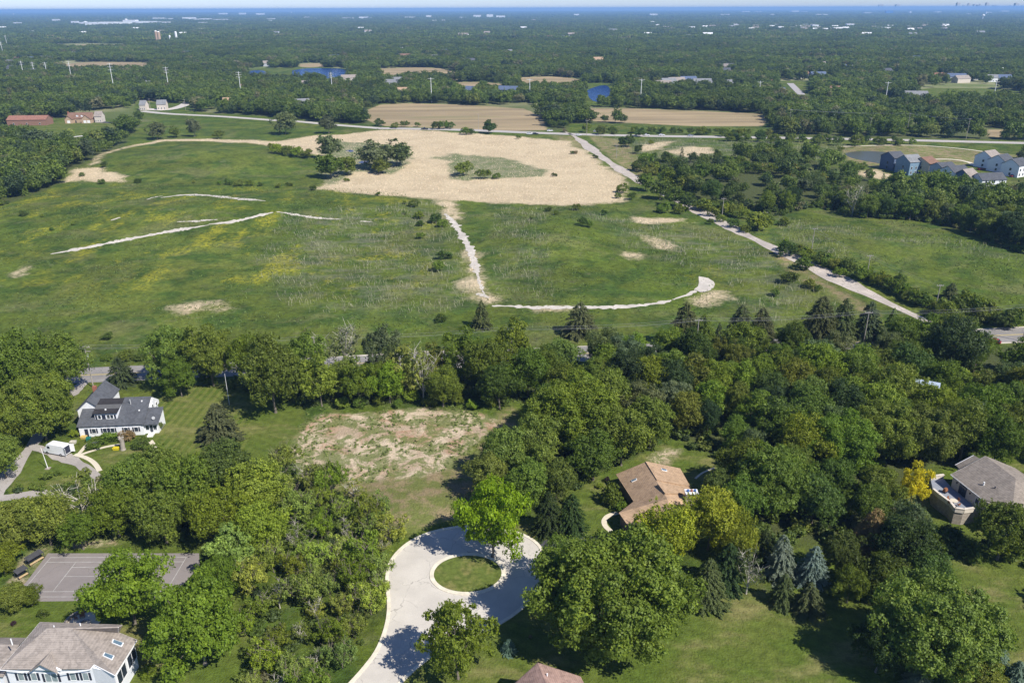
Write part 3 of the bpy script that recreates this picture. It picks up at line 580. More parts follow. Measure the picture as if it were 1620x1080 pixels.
# ------------------------------------------------------------------ trees surveyed one by one
T = [  # crown x, y, radius (px), build, colour, height/radius or None, label
 (778,818,62,'layer','lime',1.95,'bright lime green tree standing on the round grass island'),
 (722,1008,64,'open','mid',2.1,'airy oak in front of the grass island, its crown over the pale street'),
 (970,940,122,'big','mid',1.45,'huge round maple beside the turning circle, widest crown in the picture'),
 (893,900,50,'broad','mid',1.7,'round tree merged into the street side of the huge maple'),
 (1055,838,52,'weep','yell',1.8,'yellow green tree covering the lower end of the tan roof'),
 (1125,822,48,'broad','yell',1.9,'yellow green tree just below the brick chimney'),
 (1165,850,36,'weep','yell',2.2,'hanging yellow green tree behind the pale barked ash'),
 (1185,905,34,'bare','sage',2.3,'pale barked ash with thin leaves at the edge of the big lawn'),
 (1225,760,66,'big','mid',1.4,'broad maple behind the blue spruces'),
 (1290,790,42,'broad','dark',1.8,'dark round tree touching the broad maple behind the blue spruces'),
 (1180,740,44,'broad','mid',1.8,'leafy tree at the corner of the small back lawn of the tan roofed house'),
 (1140,775,30,'broad','dark',1.9,'dark tree shading the flower bed near the brick chimney'),
 (1480,992,95,'big','olive',1.5,'large olive maple in the lower lawn next to a blue spruce'),
 (1395,1020,46,'broad','deep',1.9,'deep green tree in the shade of the large olive maple'),
 (1540,1068,44,'broad','olive',1.6,'low olive tree below the pointed blue spruce'),
 (1335,880,32,'broad','dark',2.1,'slim dark tree in the clump above the big lawn'),
 (1380,850,36,'bigspruce','brown',2.6,'brownish pine in the middle of the dark clump above the big lawn'),
 (1430,860,48,'broad','deep',1.9,'deep green tree at the lawn side of the dark clump'),
 (1400,915,38,'broad','dark',1.8,'round dark tree below the brownish pine'),
 (1345,925,30,'broad','mid',1.8,'small green tree at the foot of the dark clump'),
 (1470,905,40,'broad','dark',1.7,'dark tree rising behind the large olive maple'),
 (1590,840,48,'broad','mid',1.8,'glossy maple in front of the grey roofed house with a terrace'),
 (1375,800,34,'broad','dark',2.0,'dark tree between the brownish pine and the shaded lawn'),
 (1420,805,24,'shrub','sage',1.6,'sage green bush on the strip of lawn beside the golden tree'),
 (1447,762,24,'open','gold',2.9,'golden yellow tree beside the stone terrace'),
 (200,930,66,'layer','bright',1.7,'bright maple between the tennis court and the white house'),
 (312,985,76,'layer','mid',1.75,'wide honey locust beside the white house with skylights'),
 (365,868,40,'open','scrub',2.0,'loose light green tree above the honey locust'),
 (345,915,34,'broad','mid',2.0,'green tree behind the honey locust by the end of the tennis court'),
 (300,770,52,'broad','mid',1.9,'tall green tree in the row below the farmhouse lawn'),
 (205,765,44,'broad','mid',1.9,'green tree just below the concrete farm path'),
 (255,745,40,'broad','olive',1.9,'olive tree below the corner of the farmhouse lawn'),
 (350,745,48,'broad','dark',1.9,'dark tree at the foot of the big farm spruce'),
 (405,775,50,'broad','bright',1.8,'bright tree at the end of the row beside the bare dirt'),
 (345,820,48,'broad','bright',1.8,'bright tree above the far end of the tennis court'),
 (410,835,40,'broad','bright',1.9,'bright tree between the dirt and the grey scrub'),
 (255,815,46,'broad','mid',1.8,'rounded tree behind the tennis court strip of grass'),
 (180,810,40,'broad','mid',1.8,'rounded tree near the farm drive and the tennis court'),
 (125,790,42,'bare','olive',2.0,'thin brownish tree hiding the end of the farm drive'),
 (70,820,44,'broad','olive',1.8,'olive tree above the covered benches'),
 (25,830,40,'broad','olive',1.8,'olive tree over the bend of the farm drive'),
 (125,840,34,'broad','mid',1.6,'low green tree beside the sandy strip at the court'),
 (2,885,30,'broad','bright',1.4,'bright hedge tree beside the covered benches'),
 (40,838,24,'broad','bright',1.4,'bushy hedge tree above the longer covered bench'),
 (18,945,27,'broad','olive',1.4,'round clipped olive tree by the corner of the tennis court'),
 (47,942,20,'broad','mid',1.5,'round clipped green tree touching the corner of the tennis court'),
 (60,640,50,'big','mid',2.0,'very tall tree left of the farmhouse with a thick grey trunk'),
 (35,590,50,'broad','mid',2.3,'tall tree between the farm drive and the road'),
 (95,575,40,'broad','mid',2.2,'tall tree overhanging the road beside the utility pole'),
 (10,660,40,'broad','mid',2.1,'leafy tree on the outer side of the farm drive'),
 (0,720,34,'broad','olive',1.9,'leafy tree shading the curve of the farm drive'),
 (270,560,40,'layer','olive',2.1,'flat topped olive tree overhanging the road behind the dark car'),
 (282,595,28,'layer','mid',2.0,'low spreading tree casting shade on the mown stripes'),
 (330,560,38,'layer','olive',2.3,'flat topped tree next to the road behind the thin flagpole'),
 (428,590,48,'broad','mid',2.3,'tall tree with a thick trunk at the end of the farm lawn'),
 (395,570,34,'broad','mid',2.2,'narrow tree between the flagpole and the end of the farm lawn'),
 (480,570,36,'open','mid',2.4,'tall open tree at the road side of the dirt lot'),
 (505,600,34,'open','bright',2.2,'light tree with a pale trunk at the corner of the dirt lot'),
 (545,555,38,'bare','grey',2.5,'half bare tree with grey branches behind the dirt lot'),
 (565,600,32,'open','mid',2.2,'slender tree behind the middle of the dirt lot'),
 (600,560,36,'open','sage',2.3,'tall sage tree in the row behind the dirt lot'),
 (615,605,30,'broad','bright',1.9,'bushy light tree in the row behind the dirt lot'),
 (640,585,34,'open','scrub',2.3,'yellowish open tree in the row behind the dirt lot'),
 (668,590,36,'bare','scrub',2.6,'forked half bare tree with a long pale trunk behind the dirt lot'),
 (700,610,32,'broad','mid',1.8,'bushy tree right of the long pale trunk'),
 (735,560,36,'open','mid',2.3,'tall open tree before the gap onto the road'),
 (770,580,38,'broad','mid',2.1,'dense tall tree at the far corner of the dirt lot'),
 (810,545,36,'open','mid',2.3,'tall dark topped tree by the pine near the gravel path'),
 (790,610,34,'broad','dark',1.9,'dark bushy tree at the far corner of the dirt lot'),
 (835,590,36,'broad','mid',2.0,'tall tree where the tree row meets the dense wood'),
 (905,655,70,'big','mid',1.5,'massive dense tree between the dirt lot and the tan roofed house'),
 (960,630,44,'broad','mid',1.9,'tall tree behind the massive dense tree'),
 (985,690,44,'broad','mid',1.9,'tree just behind the tan roofed house'),
 (1030,668,38,'broad','mid',1.9,'tree pointing into the small back lawn'),
 (940,720,40,'broad','mid',1.8,'tree overhanging the back corner of the tan roofed house'),
 (850,700,44,'broad','olive',1.9,'olive tree at the edge of the dirt lot below the massive tree'),
 (800,720,44,'broad','olive',1.8,'olive tree leaning over the dirt lot corner'),
 (770,755,36,'broad','olive',1.8,'low olive tree behind the lime green tree'),
 (835,765,38,'broad','mid',1.9,'green tree between the lime green tree and the side lawn'),
 (880,760,34,'broad','olive',1.8,'olive tree beside the side lawn of the tan roofed house'),
 (868,815,28,'bigspruce','deep',2.7,'dark spruce beside the black driveway'),
 (905,815,26,'bigspruce','deep',2.7,'dark spruce between the driveway and the curved path'),
 (970,782,18,'shrub','mid',1.9,'rounded shrub tree by the wall of the tan roofed house'),
 (983,802,12,'shrub','mid',1.6,'small round bush at the inner corner of the tan roofed house'),
 (950,768,7,'shrub','bright',1.3,'little bright bush on the side lawn'),
 (960,758,6,'shrub','purple',1.4,'little purple bush on the side lawn'),
 (1330,700,56,'big','mid',1.5,'broad maple in the wood above the shaded lawn'),
 (1400,680,54,'big','olive',1.5,'broad olive maple in the middle of the wood'),
 (1465,685,50,'big','olive',1.6,'broad olive maple behind the golden tree'),
 (1530,680,46,'broad','olive',1.9,'tree behind the grey roofed house with a terrace'),
 (1580,700,40,'broad','mid',2.0,'tree beyond the far gable of the grey roofed house'),
 (1270,700,44,'broad','bright',1.9,'bright tree left of the broad maples'),
 (1420,620,42,'broad','olive',2.0,'olive tree left of the pale blue roof'),
 (1480,650,38,'broad','bright',2.0,'bright tree just below the pale blue roof'),
 (1510,548,46,'broad','deep',1.9,'dark rounded maple beside the road'),
 (1597,640,40,'broad','mid',1.6,'rounded maple above the house terrace wood'),
 (1362,565,16,'broad','lime',2.2,'small lime coloured crown in the wood'),
 (1255,545,30,'broad','dark',2.2,'dark tree beyond the wood edge near the lane'),
 (1100,560,34,'broad','dark',2.2,'dark tree below the tall pines'),
 (190,590,23,'bigspruce','spruce',2.1,'small spruce between the farmhouse and the road'),
 (345,672,34,'bigspruce','spruce',1.95,'big dense spruce on the striped farm lawn'),
 (762,500,16,'spruce','spruce',2.9,'narrow pine by the bend of the gravel path'),
 (918,508,28,'bigspruce','spruce',2.0,'broad pine in front of the gravel path'),
 (1083,520,30,'bigspruce','spruce',2.6,'tall pine below the end of the gravel path'),
 (1112,530,24,'bigspruce','olive',2.6,'olive pine next to the tall pine'),
 (1137,530,10,'spruce','spruce',3.8,'thin pine between the pine groups'),
 (1172,518,26,'bigspruce','spruce',2.6,'dark pine in the group below the lane'),
 (1204,520,26,'bigspruce','spruce',2.4,'second dark pine in the group below the lane'),
 (1298,508,32,'bigspruce','spruce',2.3,'wide dark pine beside the lower lane'),
 (1335,508,26,'bigspruce','spruce',2.6,'pointed pine hiding the lower lane'),
 (1375,510,24,'bigspruce','spruce',2.6,'wide pine next to the lower lane end'),
 (1410,520,20,'spruce','olive',3.0,'olive pine at the lower lane end'),
 (1236,885,27,'bigspruce','blue',3.0,'tall silvery blue spruce at the edge of the big lawn'),
 (1287,897,27,'bigspruce','blue',2.6,'silvery blue spruce beside the dark shade at the big lawn'),
 (1208,870,22,'spruce','deep',3.2,'dark green spruce behind the silvery spruces'),
 (1240,936,22,'bigspruce','spruce',2.8,'green spruce in front of the tall silvery spruce'),
 (1280,948,26,'bigspruce','spruce',2.2,'wide green spruce at the front of the spruce group'),
 (1120,925,34,'bigspruce','spruce',2.6,'shaggy pine between the huge maple and the ash'),
 (1152,900,32,'bigspruce','deep',2.7,'dark pine behind the ash'),
 (805,1022,13,'bigspruce','blue',2.0,'small round blue spruce on the lawn by the street'),
 (1576,1025,22,'bigspruce','blue',2.6,'pointed blue spruce right of the large olive maple'),
 (1455,1073,24,'bigspruce','blue',2.0,'blue spruce half hidden below the large olive maple'),
 (1612,1062,18,'bigspruce','blue',2.0,'blue spruce cut by the picture corner'),
 (68,968,8,'shrub','dark',2.2,'little dark tree on the lawn behind the white house'),
 (21,985,5,'shrub','purple',1.2,'tiny purple bush on the lawn behind the white house'),
 (118,685,9,'shrub','bright',1.3,'bright round bush at the corner of the farmhouse'),
 (172,690,16,'shrub','mid',1.2,'spreading bush in front of the farmhouse'),
 (200,688,13,'shrub','brown',1.3,'brownish bush in front of the farmhouse'),
 (222,700,14,'shrub','dark',1.3,'dark bush beside the farmhouse corner path'),
 (150,700,14,'shrub','mid',1.2,'bush between the farmhouse door and the path'),
 (248,672,11,'shrub','dark',1.5,'clipped dark bush at the gable of the farmhouse'),
 (232,655,7,'shrub','dark',1.5,'little bush behind the farmhouse gable'),
 (545,1000,0,'','',0,''),
 (152,1076,11,'broad','bright',2.2,'little tree in front of the white house windows'),
 (235,1062,14,'shrub','bright',1.3,'bright bush beyond the glass doors of the white house'),
 (839,1006,3,'shrub','brown',1.5,'tiny brown sapling on the lawn near the huge maple'),
 (1352,318,20,'bare','pale',2.2,'big dead looking tree with bare white branches'),
 (590,243,30,'mid','sage',1.5,'big tree of the clump standing in the tan reeds'),
 (627,240,24,'mid','sage',1.7,'tall tree on the road side of the clump in the tan reeds'),
 (522,232,20,'mid','sage',1.9,'rounded tree beside the little pond in the reeds'),
 (522,262,22,'mid','mid',1.7,'green tree below the little pond in the reeds'),
 (548,262,16,'mid','olive',1.7,'olive tree beside the green tree in the reeds'),
 (600,262,18,'mid','olive',1.3,'low olive tree under the clump in the reeds'),
 (450,194,19,'mid','sage',1.8,'dark tree at the corner of the far grass'),
 (519,196,14,'mid','sage',2.0,'dark tree beside the far road corner'),
 (306,201,11,'mid','sage',2.6,'narrow upright tree on the far green'),
 (247,206,14,'mid','sage',1.9,'rounded tree on the far green'),
 (275,208,9,'mid','mid',1.9,'small tree between the rounded and the narrow tree'),
 (345,212,9,'mid','olive',1.5,'small round tree on the edge of the far green'),
 (773,200,13,'mid','dark',1.6,'dark round tree next to the far road by the tan reeds'),
 (735,266,20,'shrub','olive',1.1,'scrubby olive thicket in the green patch of the reeds'),
 (765,275,14,'shrub','olive',1.1,'smaller thicket in the green patch of the reeds'),
 (785,278,8,'shrub','mid',1.1,'last small bush in the green patch of the reeds'),
 (995,222,10,'mid','dark',1.9,'dark tree beside the start of the lane'),
 (985,224,8,'mid','dark',1.9,'narrow dark tree beside the start of the lane'),
 (1010,236,7,'mid','dark',1.9,'little dark tree near the start of the lane'),
 (1505,462,15,'bigspruce','spruce',1.8,'dark pine in the lower corner of the fenced meadow'),
 (1425,440,10,'open','scrub',2.4,'slim light tree in the meadow hedge'),
 (60,224,28,'mid','sage',1.3,'large rounded tree by the far white path'),
 (108,212,10,'mid','scrub',1.6,'weeping tree on the far white path'),
]
T += [(1022,288,15,'mid','mid',1.7,'dark tree at the far bend of the lane'),(1045,300,17,'mid','dark',1.7,'round dark tree on the near side of the lane'),(1068,310,18,'mid','mid',1.7,'wide green tree on the near side of the lane'),(1090,318,16,'mid','dark',1.7,'dark tree just before the lane reappears'),
 (1060,282,20,'mid','mid',1.6,'large tree across the lane from the wide green tree'),(1092,292,20,'mid','olive',1.6,'olive tree across the lane from the dark tree'),(1110,272,16,'mid','mid',1.7,'green tree in the middle of the lane thicket'),(1200,350,19,'mid','bright',1.5,'light round tree beside the lane and a thin pole'),(1290,285,16,'weep','sage',1.6,'greyish weeping tree near the dead tree'),(1272,292,13,'mid','sage',1.7,'dark grey green tree next to the weeping tree')]
T = [t for t in T if t[2] > 0]
for (px, py, r, kd, cc, hr, lab) in T:
    nm, cat = ('spruce_tree', 'spruce') if 'spruce' in kd and 'pine' not in lab else (('pine_tree', 'pine') if 'pine' in lab and 'spruce' in kd else (('bush', 'bush') if kd == 'shrub' and 'tree' not in lab else ('tree', 'tree')))
    place(px, py, r, kd, cc, nm, lab, cat, hr=hr)
def run(lst, kind, colrs, name, cat, group, label, seed=5, hr=None):
    R = random.Random(seed)
    avg = sum(q_[2] for q_ in lst) / len(lst); base_label = label
    for k, (px, py, r) in enumerate(lst):
        cc = colrs[k % len(colrs)] if isinstance(colrs, (list, tuple)) else colrs
        rest_ = ' '.join(w__ for w__ in base_label.split() if w__ not in ('small', 'dark', 'olive', 'single', 'low', 'wide'))
        label = ('wide ' if r > avg * 1.12 else 'small ' if r < avg * .88 else '') + {'mid': 'green', 'dark': 'dark green', 'olive': 'olive', 'bright': 'bright green', 'pale': 'pale green', 'brown': 'brownish', 'scrub': 'yellow green'}.get(cc, cc) + ' ' + rest_
        place(px, py, r, kind, cc, name, label, cat, group, hr=hr)
def scatter_line(pts, n, r, jit, R):
    P = resample([(a, b) for a, b in pts], 0.5); return [(P[int((k + R.random()) / n * (len(P) - 1))].x + R.uniform(-jit, jit), P[int((k + .5) / n * (len(P) - 1))].y + R.uniform(-jit, jit) * .6, r * R.uniform(.65, 1.3)) for k in range(n)]
RR = random.Random(77)
# scrub between the row and the street
sc = [(470,800),(505,785),(540,805),(470,850),(510,830),(550,840),(590,835),(430,880),(465,895),(500,880),(535,885),(575,875),(605,862),(480,930),(520,925),(560,915),(595,905),(440,940),(410,960),(500,965),(545,955),(585,945),(525,1000),(560,990),(475,1000),(440,1010),(500,1040),(460,1060),(540,1035),(420,1040),(395,1080),(440,1090),(490,1085),(450,770),(500,760),(395,915),(385,985),(545,870),(480,745),(520,760),(560,775),(600,800),(450,725),(585,815),(615,838)]
for k, (x, y) in enumerate(sc):
    kd = 'bare' if k % 7 in (3, 5) else 'scrub'; cc = ['scrub', 'bright', 'scrub', 'olive', 'bright', 'scrub', 'scrub'][k % 7]
    nb = 'behind the scrub row at the dirt lot' if y < 800 else ('at the street kerb' if x > 545 else ('beside the wide honey locust' if x < 440 else ('in the heart of the thicket' if y < 960 else 'at the lower end of the thicket')))
    place(x, y, (24 if kd == 'bare' else 30) * RR.uniform(.7, 1.2), kd, cc, 'scrub_tree', 'half bare grey twigged tree ' + nb if kd == 'bare' else (('%s scrub tree ' + nb) % {'scrub': 'yellowish green', 'mid': 'green', 'olive': 'olive', 'bright': 'bright green', 'pale': 'pale green'}[cc]), 'scrub tree', 'scrub trees in the thicket beside the street', hr=1.9, seed=k * 3 + (1 if kd == 'bare' else 0))
bush = lambda l, c, lab, grp, kd='shrub', hr=1.25: run(l, kd, c, 'bush', 'bush', grp, lab, hr=hr)
bush([(160,287,6),(218,286,6),(306,287,4),(346,289,5),(362,287,8),(378,289,8),(395,289,7),(412,291,5),(440,293,6),(457,291,6),(495,297,6)], ['mid','dark','olive'], 'small dark bush on the reedy boundary of the flowering meadow', 'bushes along the reedy boundary')
bush([(598,306,5),(548,284,5),(877,276,5),(820,217,5),(36,337,7),(66,341,4),(82,362,4),(116,353,4),(165,260,7),(129,276,5)], ['dark','mid'], 'single small bush standing alone in open grass', 'lone small bushes')
bush([(655,321,9),(662,340,9),(664,353,7),(665,372,8),(690,345,11),(700,353,9),(703,402,12),(692,420,13),(697,503,10),(640,320,4),(640,336,4)], ['dark','mid'], 'dark bush in the line between the meadow and the broken path', 'bushes beside the broken gravel path')
bush([(868,330,7),(912,327,8),(921,350,11),(932,354,8),(956,336,7),(880,336,6),(840,345,3)], ['dark','mid'], 'small bush on the rounded meadow mound', 'bushes on the meadow mound')
bush([(440,235,12),(455,238,12),(470,240,13),(485,242,12),(430,232,9)], ['bright','olive'], 'low rounded bush of the yellow green thicket near the reeds', 'bushes of the yellow green thicket')
bush([(690,198,9),(702,197,10),(712,198,8),(735,207,9),(746,208,7),(660,197,6),(640,196,8),(625,198,7),(600,193,9)], ['dark','mid'], 'dark bush along the far road below the ploughed field', 'bushes along the far road')
bush([(905,241,4),(911,241,4),(942,247,5),(893,206,5)], ['dark','brown'], 'small bush in the corner of the far road junction', 'bushes at the road junction')
hd = [(925,203),(980,206),(1040,207),(1100,207),(1150,209),(1215,208)]
bush(scatter_line(hd, 24, 8, 3, RR), ['mid','dark','olive'], 'bush in the hedge between the far road and the ploughed field', 'hedge along the far road', hr=1.5)
bush(scatter_line([(1140,214),(1200,217),(1280,220),(1340,221),(1400,222),(1450,223)], 22, 8, 3, RR), ['mid','dark','olive'], 'bush in the belt behind the far road on the pond side', 'belt behind the far road', hr=1.6)
bush(scatter_line([(1235,388),(1275,398),(1320,415),(1365,430),(1415,452),(1465,474),(1515,488)], 26, 13, 5, RR), ['mid','dark','mid','olive'], 'bushy shrub tree in the hedge beside the straight lane', 'hedge beside the straight lane', hr=1.5)
bush(scatter_line([(1480,490),(1530,480),(1580,500),(1640,505)], 12, 18, 9, RR), ['olive','mid','dark'], 'bushy shrub tree between the meadow and the road bend', 'thicket above the road bend', hr=1.5)
bush([(1250,437,16),(1270,416,15),(1280,448,11),(1295,456,8),(1226,462,9),(1302,410,9),(1160,352,11),(1180,362,9),(1140,345,9),(1125,350,7),(1330,430,12),(1196,352,14),(1215,345,12),(1240,350,10),(1168,338,10)], ['dark','mid','olive'], 'dark bush growing close to the straight lane', 'bushes close to the lane')
bush(scatter_line([(1010,255),(1060,285),(1115,325),(1180,335)], 24, 11, 8, RR) + [(985,297,10),(1000,310,8),(978,309,6),(1050,328,11),(1075,330,10)], ['mid','dark','olive','bright'], 'bush in the loose thicket on the far half of the lane', 'thicket on the far half of the lane', hr=1.5)
bush(scatter_line([(1150,255),(1210,262),(1280,275),(1340,300)], 24, 11, 9, RR), ['mid','olive','dark','pale'], 'bush in the reedy thicket before the pond', 'bushes in the reedy thicket')
bush([(1030,225,5),(1033,246,8),(1022,252,7),(1205,228,6),(1330,235,6),(1350,230,5),(1310,240,7),(1320,252,9),(1365,262,8),(1375,270,6)], ['mid','dark'], 'small bush on the far meadow near the pond', 'bushes near the pond')
bush([(200,562,14),(222,564,10),(240,563,9),(168,565,9),(170,530,11),(115,548,10),(360,560,14),(380,548,12)], ['mid','dark','mid'], 'wide bush on the grass verge beyond the road', 'bushes beyond the road', hr=1.1)
bush([(1495,600,14),(1520,592,15),(1545,600,14),(1570,596,16),(1530,615,12),(1560,615,14),(1590,604,16),(1600,612,12),(1480,610,12),(1470,585,14)], ['olive','scrub','olive'], 'spreading olive bush in the hollow near the road bend', 'bushes in the hollow', hr=1.3)
bush([(650,625,14),(680,635,12),(720,630,14),(745,640,12),(600,632,13),(570,636,12),(540,636,13),(780,635,14),(630,638,10)], ['bright','mid','mid'], 'low bush at the foot of the tree row behind the dirt lot', 'bushes behind the dirt lot', hr=1.3)


HOUSES = []   # (px, py, width m, ...) filled below; kept clear of trees
EXCL = [(gr(x_, y_).x, gr(x_, y_).y, r_) for x_, y_, r_ in ((1575, 556, 9), (1610, 556, 10), (1640, 556, 10), (1545, 553, 6), (1590, 570, 9), (1625, 572, 9), (1560, 566, 6), (200, 620, 7), (235, 616, 6))]     # world (x, y, r)
def project(x, y, z=0.0):
    v = CAMM.inverted() @ Vector((x, y, z - CAMH)); return 810 + FPX * v.x / -v.z, 540 - FPX * v.y / -v.z

# ------------------------------------------------------------------ building helpers
M_SIDW = flat('white_siding', (0.74, 0.75, 0.77), 0.7, 0.05); M_TRIM = flat('white_trim', (0.78, 0.78, 0.77), 0.6, 0.04)
M_GLASS = flat('dark_window_glass', (0.03, 0.04, 0.055), 0.12, 0.2, spec=0.6); M_SHUT = flat('navy_shutter', (0.025, 0.03, 0.05), 0.6, 0.1)
M_SKYG = flat('skylight_glass', (0.10, 0.16, 0.21), 0.12, 0.15, spec=0.7)
def roofm(name, c, sc=0.8, rz=0.0):
    g = NG(name, 0.95, 0.15); w_ = g.n('ShaderNodeTexWave'); w_.bands_direction = 'Z'; w_.inputs['Scale'].default_value = 1.9; w_.inputs['Distortion'].default_value = 0.6
    g.t.links.new(g.pos(), w_.inputs[0]); n1 = g.noise(0.5, 4, 0.6); n2 = g.noise(5, 3, 0.7)
    b = g.voro(2.2, g.pos(), 'Color'); bb = g.n('ShaderNodeSeparateColor'); g.t.links.new(b, bb.inputs[0])
    f = g.ma('ADD', g.ma('MULTIPLY', n1, 0.5), g.ma('ADD', g.ma('MULTIPLY', n2, 0.3), g.ma('ADD', g.ma('MULTIPLY', w_.outputs['Fac'], 0.12), g.ma('MULTIPLY', bb.outputs[0], 0.22))))
    return g.col(g.scale(c, g.sm(f, 0.25, 0.85, 0.68, 1.28)))
M_RTAUPE = roofm('taupe_shingles', (0.27, 0.235, 0.205)); M_RTAN = roofm('tan_shingles', (0.36, 0.25, 0.16)); M_RGREY = roofm('grey_brown_shingles', (0.225, 0.195, 0.165))
M_RSLATE = roofm('slate_shingles', (0.085, 0.09, 0.10)); M_RBLACK = roofm('black_roll_roofing', (0.035, 0.033, 0.035)); M_RBROWN = roofm('brown_shingles', (0.20, 0.12, 0.085)); M_RPINK = roofm('rosy_shingles', (0.30, 0.20, 0.165))
M_RMETAL = flat('pale_blue_metal', (0.38, 0.46, 0.56), 0.4, 0.08); M_STONE = flat('buff_stone', (0.30, 0.26, 0.215), 0.9, 0.25, 2.0); M_BRICK = flat('red_brick', (0.30, 0.12, 0.08), 0.9, 0.2)  # buff stone darkened: the terrace wall's shade is put into its colour
M_DECK = flat('slate_blue_deck', (0.24, 0.255, 0.29), 0.8, 0.08); M_TEAK = flat('brown_wood', (0.24, 0.10, 0.045), 0.7, 0.15); M_METALG = flat('galvanised', (0.45, 0.46, 0.46), 0.5, 0.1)
M_POLE = flat('weathered_pole', (0.33, 0.30, 0.26), 0.9, 0.2); M_WIRE = flat('wire', (0.26, 0.26, 0.26), 0.5, 0.05)
WALLC = dict(white=M_SIDW, cream=flat('cream_siding', (0.62, 0.52, 0.38)), blue=flat('blue_siding', (0.17, 0.26, 0.34)), grey=flat('grey_siding', (0.40, 0.42, 0.46)), tan=flat('tan_brick', (0.42, 0.30, 0.20)), navy=flat('navy_and_shade_siding', (0.10, 0.14, 0.22)), brown=flat('brown_brick', (0.25, 0.14, 0.10)), beige=flat('beige_wall', (0.55, 0.49, 0.42)))
ROOFC = dict(slate=M_RSLATE, grey=roofm('mid_grey_shingles', (0.20, 0.205, 0.21)), brown=M_RBROWN, tan=M_RTAN, taupe=M_RTAUPE, red=roofm('red_brown_roof', (0.26, 0.13, 0.095)), blue=roofm('blue_grey_roof', (0.10, 0.13, 0.20)), pink=M_RPINK, white=flat('white_roof', (0.75, 0.75, 0.74)))
def window(parent, T_, x0, x1, z0, z1, shutters=False, glass=None):
    """a window in the plane y=0 of frame T_, facing -y"""
    mb = MB(); mb.T = T_; f = 0.08
    mb.box(x0 - f, x1 + f, -0.07, 0.02, z1, z1 + f).box(x0 - f, x1 + f, -0.09, 0.02, z0 - f, z0).box(x0 - f, x0, -0.06, 0.02, z0, z1).box(x1, x1 + f, -0.06, 0.02, z0, z1)
    if x1 - x0 > 1.2: mb.box((x0 + x1) / 2 - .05, (x0 + x1) / 2 + .05, -0.055, 0.02, z0, z1)
    wn_ = mb.build('window', M_TRIM, parent); mb = MB(); mb.T = T_; mb.box(x0, x1, -0.03, 0.02, z0, z1); mb.build('pane', glass or M_GLASS, wn_)
    if shutters:
        for a_, b_ in ((x0 - f - .36, x0 - f - .02), (x1 + f + .02, x1 + f + .36)):
            mb = MB(); mb.T = T_; mb.box(a_, b_, -0.05, 0.015, z0, z1); mb.build('shutter', M_SHUT, parent)
    return wn_
def gable_block(e, x0, x1, y0, y1, z0, ze, zr, wall, roof, axis='x', over=0.4, th=0.18, ridge=None):
    """walls and a gabled roof on a rectangle; the ridge runs along axis"""
    mb = MB()
    if axis == 'x':
        ym = ridge if ridge is not None else (y0 + y1) / 2
        A = [(x0, y0, z0), (x0, y1, z0), (x0, y1, ze), (x0, ym, zr), (x0, y0, ze)]; B = [(x1, p[1], p[2]) for p in A]
    else:
        xm = ridge if ridge is not None else (x0 + x1) / 2
        A = [(x1, y0, z0), (x0, y0, z0), (x0, y0, ze), (xm, y0, zr), (x1, y0, ze)]; B = [(p[0], y1, p[2]) for p in A]
    mb.add(A + B, [(4, 3, 2, 1, 0), (5, 6, 7, 8, 9)] + [(i, (i + 1) % 5, (i + 1) % 5 + 5, i + 5) for i in range(5)])
    mb.build('wall', wall, e); mb = MB(); o = over; up = 0.03
    if axis == 'x':
        for ya, s in ((y0, -1), (y1, 1)):
            sl = (zr - ze) / abs(ym - ya); q = [(x0 - o, ya + s * o, ze - sl * o), (x1 + o, ya + s * o, ze - sl * o), (x1 + o, ym, zr), (x0 - o, ym, zr)]
            mb.slab([(p[0], p[1], p[2] + th + up) for p in q], th)
    else:
        for xa, s in ((x0, -1), (x1, 1)):
            sl = (zr - ze) / abs(xm - xa); q = [(xa + s * o, y0 - o, ze - sl * o), (xa + s * o, y1 + o, ze - sl * o), (xm, y1 + o, zr), (xm, y0 - o, zr)]
            mb.slab([(p[0], p[1], p[2] + th + up) for p in q], th)
    return mb.build('roof', roof, e)
def house(px, py, w, d, ze, zr, yaw, wall, roof, label, group=None, windows=3, storeys=1, chimney=False, axis='x', garage=False, name='house', cat='house'):
    p = gr(px, py); e = empty(name, p, math.radians(yaw), label, cat, group)
    if group == 'town houses by the pond': EXCL.append((p.x, p.y - 16, 15)); EXCL.append((p.x, p.y - 34, 10))
    r = gable_block(e, -w/2, w/2, 0, d, -0.3, ze, zr, WALLC[wall], ROOFC[roof], axis)
    if chimney: MB().box(w*.2, w*.2 + 1.2, d*.55, d*.55 + 1.2, zr - 1.5, zr + 1.0).build('chimney', M_BRICK, r)
    for s in range(storeys):
        z = 0.9 + s * 2.8
        for k in range(windows):
            x = -w/2 + w * (k + .5) / windows; ww = min(1.1, w / windows * .3)
            mb = MB().box(x - ww/2 - .1, x + ww/2 + .1, -0.06, 0.02, z - .1, z + 1.6); wd_ = mb.build('window', M_TRIM, e); MB().box(x - ww/2, x + ww/2, -0.08, 0.0, z, z + 1.5).build('pane', M_GLASS, wd_)
        if windows:
            mb = MB().box(-w/2 - .06, -w/2 + .02, d*.4, d*.4 + 1.2, z, z + 1.5); mb.build('window', M_GLASS, e)
    EXCL.append((p.x, p.y + d/2, max(w, d) * 0.58)); EXCL.append((p.x, p.y - 6, w * 0.45))
    if p.y > 650: EXCL.append((p.x, p.y - 15, w * .55)); EXCL.append((p.x, p.y - 32, w * .5)); EXCL.append((p.x, p.y - 52, w * .45 if p.y > 1000 else 3))
    return e

